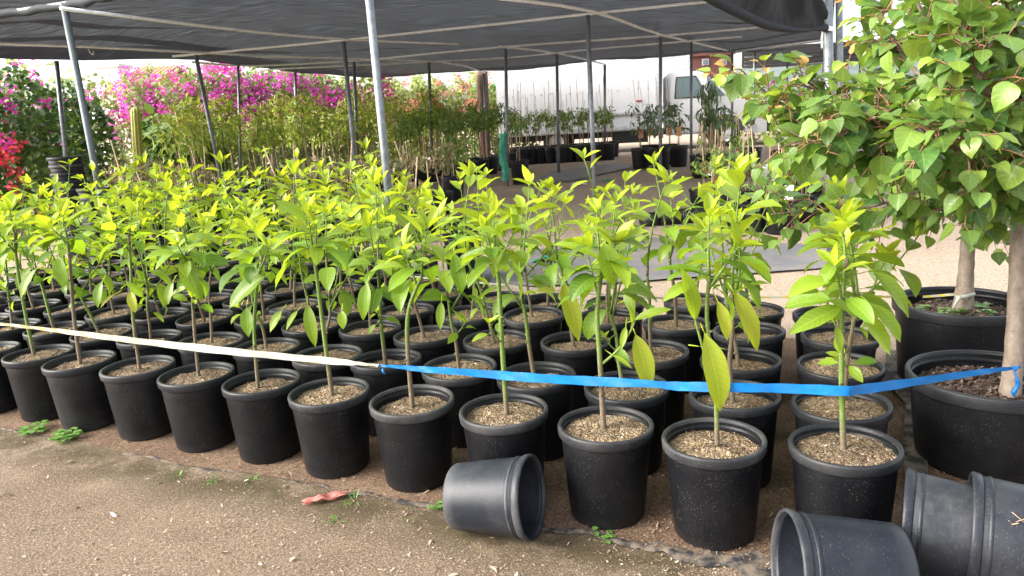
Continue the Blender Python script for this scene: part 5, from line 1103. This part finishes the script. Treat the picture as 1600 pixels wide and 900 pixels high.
# ------------------------------------------------------------------ the white box truck
def truck():
    Yc = 21.4; pL = at(797, 231, Yc + .9); pR = at(1190, 231, Yc - .3); d = pR - pL; yaw = math.atan2(d[1], d[0]); wheel = at(1132, 212, Yc - .2)
    root = thing('box_truck', 'white box truck parked nose to the right behind the potted plants', 'truck', (0, 0, 0)); ux = np.array([math.cos(yaw), math.sin(yaw)]); g = .26
    # local x along the truck, origin at the cab's back edge (pixel 1041)
    o = at(1041, 200, Yc - .05); root.location = (o[0], o[1], g); root.rotation_euler = (0, 0, yaw)
    bm = bmesh.new()
    def body(name, prof, width, y0, mat, bev=.04, parent=root):
        bm = bmesh.new(); vs = [bm.verts.new((x, y0, z)) for x, z in prof]; f = bm.faces.new(vs); ret = bmesh.ops.extrude_face_region(bm, geom=[f]); ev = [v for v in ret['geom'] if isinstance(v, bmesh.types.BMVert)]
        for v in ev: v.co.y += width
        bmesh.ops.recalc_face_normals(bm, faces=bm.faces[:])
        if bev: bmesh.ops.bevel(bm, geom=[e for e in bm.edges], offset=bev, segments=2, affect='EDGES', clamp_overlap=True)
        me = bpy.data.meshes.new(name); bm.to_mesh(me); bm.free(); ob = link(name, me, mat, parent); return ob
    cx, cr = 1.62, .52
    arch = [(cx + cr * math.cos(t), .40 + cr * math.sin(t)) for t in np.linspace(math.pi, 0, 13)]
    prof = [(0.0, .42), (0.0, 2.02), (.10, 2.10), (.85, 2.12), (1.02, 2.06), (1.78, 1.36), (2.45, 1.18), (2.68, 1.02), (2.74, .5), (2.70, .38)] + [(cx + cr, .40)] + arch[::-1][1:] + [(cx - cr, .42)]
    body('cab', prof, 2.0, 0.0, 'white_paint', .03)
    # cargo box
    bx = MB(); Lb = 4.6; bx.box((-.13 - Lb / 2, 1.0, .62 + 1.42), (Lb, 2.3, 2.84)); b_ = bx.build('cargo_box', 'white_paint', root, smooth=False)
    def piece(name, c, s, mat, par=root): m = MB(); m.box(c, s); return m.build(name, mat, par, smooth=False)
    piece('corner_post', (-.21, -.165, 2.04), (.16, .04, 2.86), 'grey_trim', b_); piece('skirt_rail', (-.13 - Lb / 2, -.17, 1.10), (Lb, .05, .06), 'grey_trim', b_); piece('skirt_rail', (-.13 - Lb / 2, -.165, .70), (Lb, .04, .10), 'grey_trim', b_)
    piece('marker_lamp', (-.75, -.165, 1.42), (.16, .02, .03), 'red_marker', b_)
    # rivets / small marks on the box side
    m = MB(); rr = random.Random(1)
    for k in range(16): m.box((-.5 - .27 * k, -.155, 1.75 + rr.uniform(-.02, .02)), (.03, .02, .03))
    m.build('rivets', 'grey_trim', b_, smooth=False)
    # chassis under the box
    piece('chassis', (-2.4, 1.0, .52), (5.0, 1.0, .16), 'black_trim'); piece('fuel_tank', (-1.0, .25, .45), (1.0, .4, .35), 'black_trim')
    # door with window, handle and mirror
    dr = piece('door', (.62, -.006, 1.12), (1.02, .02, 1.25), 'white_paint')
    wq = MB(); zt = .02; V = [(.24, -.022, 1.42), (.98, -.022, 1.42), (.98, -.022, 1.62), (.80, -.022, 1.98), (.28, -.022, 1.98)]; V2 = [(x, .0, z) for x, y, z in V]
    wq.add(V + V2, [(0, 1, 2, 3, 4), (9, 8, 7, 6, 5), (0, 5, 6, 1), (1, 6, 7, 2), (2, 7, 8, 3), (3, 8, 9, 4), (4, 9, 5, 0)]); wd = wq.build('window', 'cab_glass', dr, smooth=False); fr = MB(); fr.tube([(x, -.02, z) for x, y, z in V] + [(V[0][0], -.02, V[0][2])], .016, 6); fr.build('window_frame', 'black_trim', dr)
    for sx_, sz_, wx, wz in ((.10, 1.22, .014, 1.55), (1.13, 1.0, .014, 1.05), (.62, .47, 1.04, .014)): piece('seam', (sx_, -.008, sz_), (wx, .024, wz), 'grey_trim', dr)
    piece('handle', (.22, -.03, 1.22), (.16, .03, .05), 'black_trim', dr)
    mr = piece('mirror', (.98, -.20, 1.55), (.06, .20, .36), 'black_trim'); piece('mirror_arm', (.98, -.08, 1.48), (.03, .20, .03), 'black_trim', mr); piece('fuel_door', (.08, -.012, 1.18), (.05, .03, .30), 'black_trim')
    # windscreen, sloping pane
    m = MB(); m.add([(1.08, .12, 2.03), (1.80, .10, 1.37), (1.80, 1.90, 1.37), (1.08, 1.88, 2.03), (1.055, .12, 2.005), (1.775, .10, 1.345), (1.775, 1.90, 1.345), (1.055, 1.88, 2.005)], [(0, 1, 2, 3), (7, 6, 5, 4), (0, 4, 5, 1), (1, 5, 6, 2), (2, 6, 7, 3), (3, 7, 4, 0)]); m.build('windscreen', 'cab_glass', root, smooth=False)
    m = MB(); m.add([(1.10, -.012, 1.98), (1.15, -.012, 1.42), (1.60, -.012, 1.42)], [(0, 1, 2)]); m.build('quarter_pane', 'cab_glass', root, smooth=False)
    piece('headlight', (2.66, .22, .92), (.14, .34, .24), 'rim_white'); piece('headlight', (2.66, 1.78, .92), (.14, .34, .24), 'rim_white'); piece('side_lamp', (2.52, -.012, .92), (.30, .03, .22), 'amber_lens'); piece('bumper', (2.78, 1.0, .52), (.16, 2.04, .26), 'black_trim'); piece('grille', (2.74, 1.0, .92), (.06, 1.1, .32), 'black_trim')
    for x, y0 in ((cx, .02), (cx, 1.74), (-3.1, .04), (-3.1, 1.70)):
        fm = np.array([[1, 0, 0], [0, 0, -1], [0, 1, 0]]).T; fm = np.stack([np.array([1, 0, 0]), np.array([0, 0, 1]), np.array([0, 1, 0])], 1)
        m = MB(); m.lathe([(.22, .0), (.34, .0), (.385, .03), (.39, .12), (.385, .21), (.34, .24), (.22, .24)], 30, (x, y0, .39), fm); wl = m.build('wheel', 'tyre_rubber', root)
        m = MB(); m.lathe([(0, .06), (.07, .05), (.08, .07), (.17, .085), (.20, .03), (.225, .01), (.225, .22), (0, .22)], 30, (x, y0, .39), fm); m.build('rim', 'rim_white', wl)
truck()
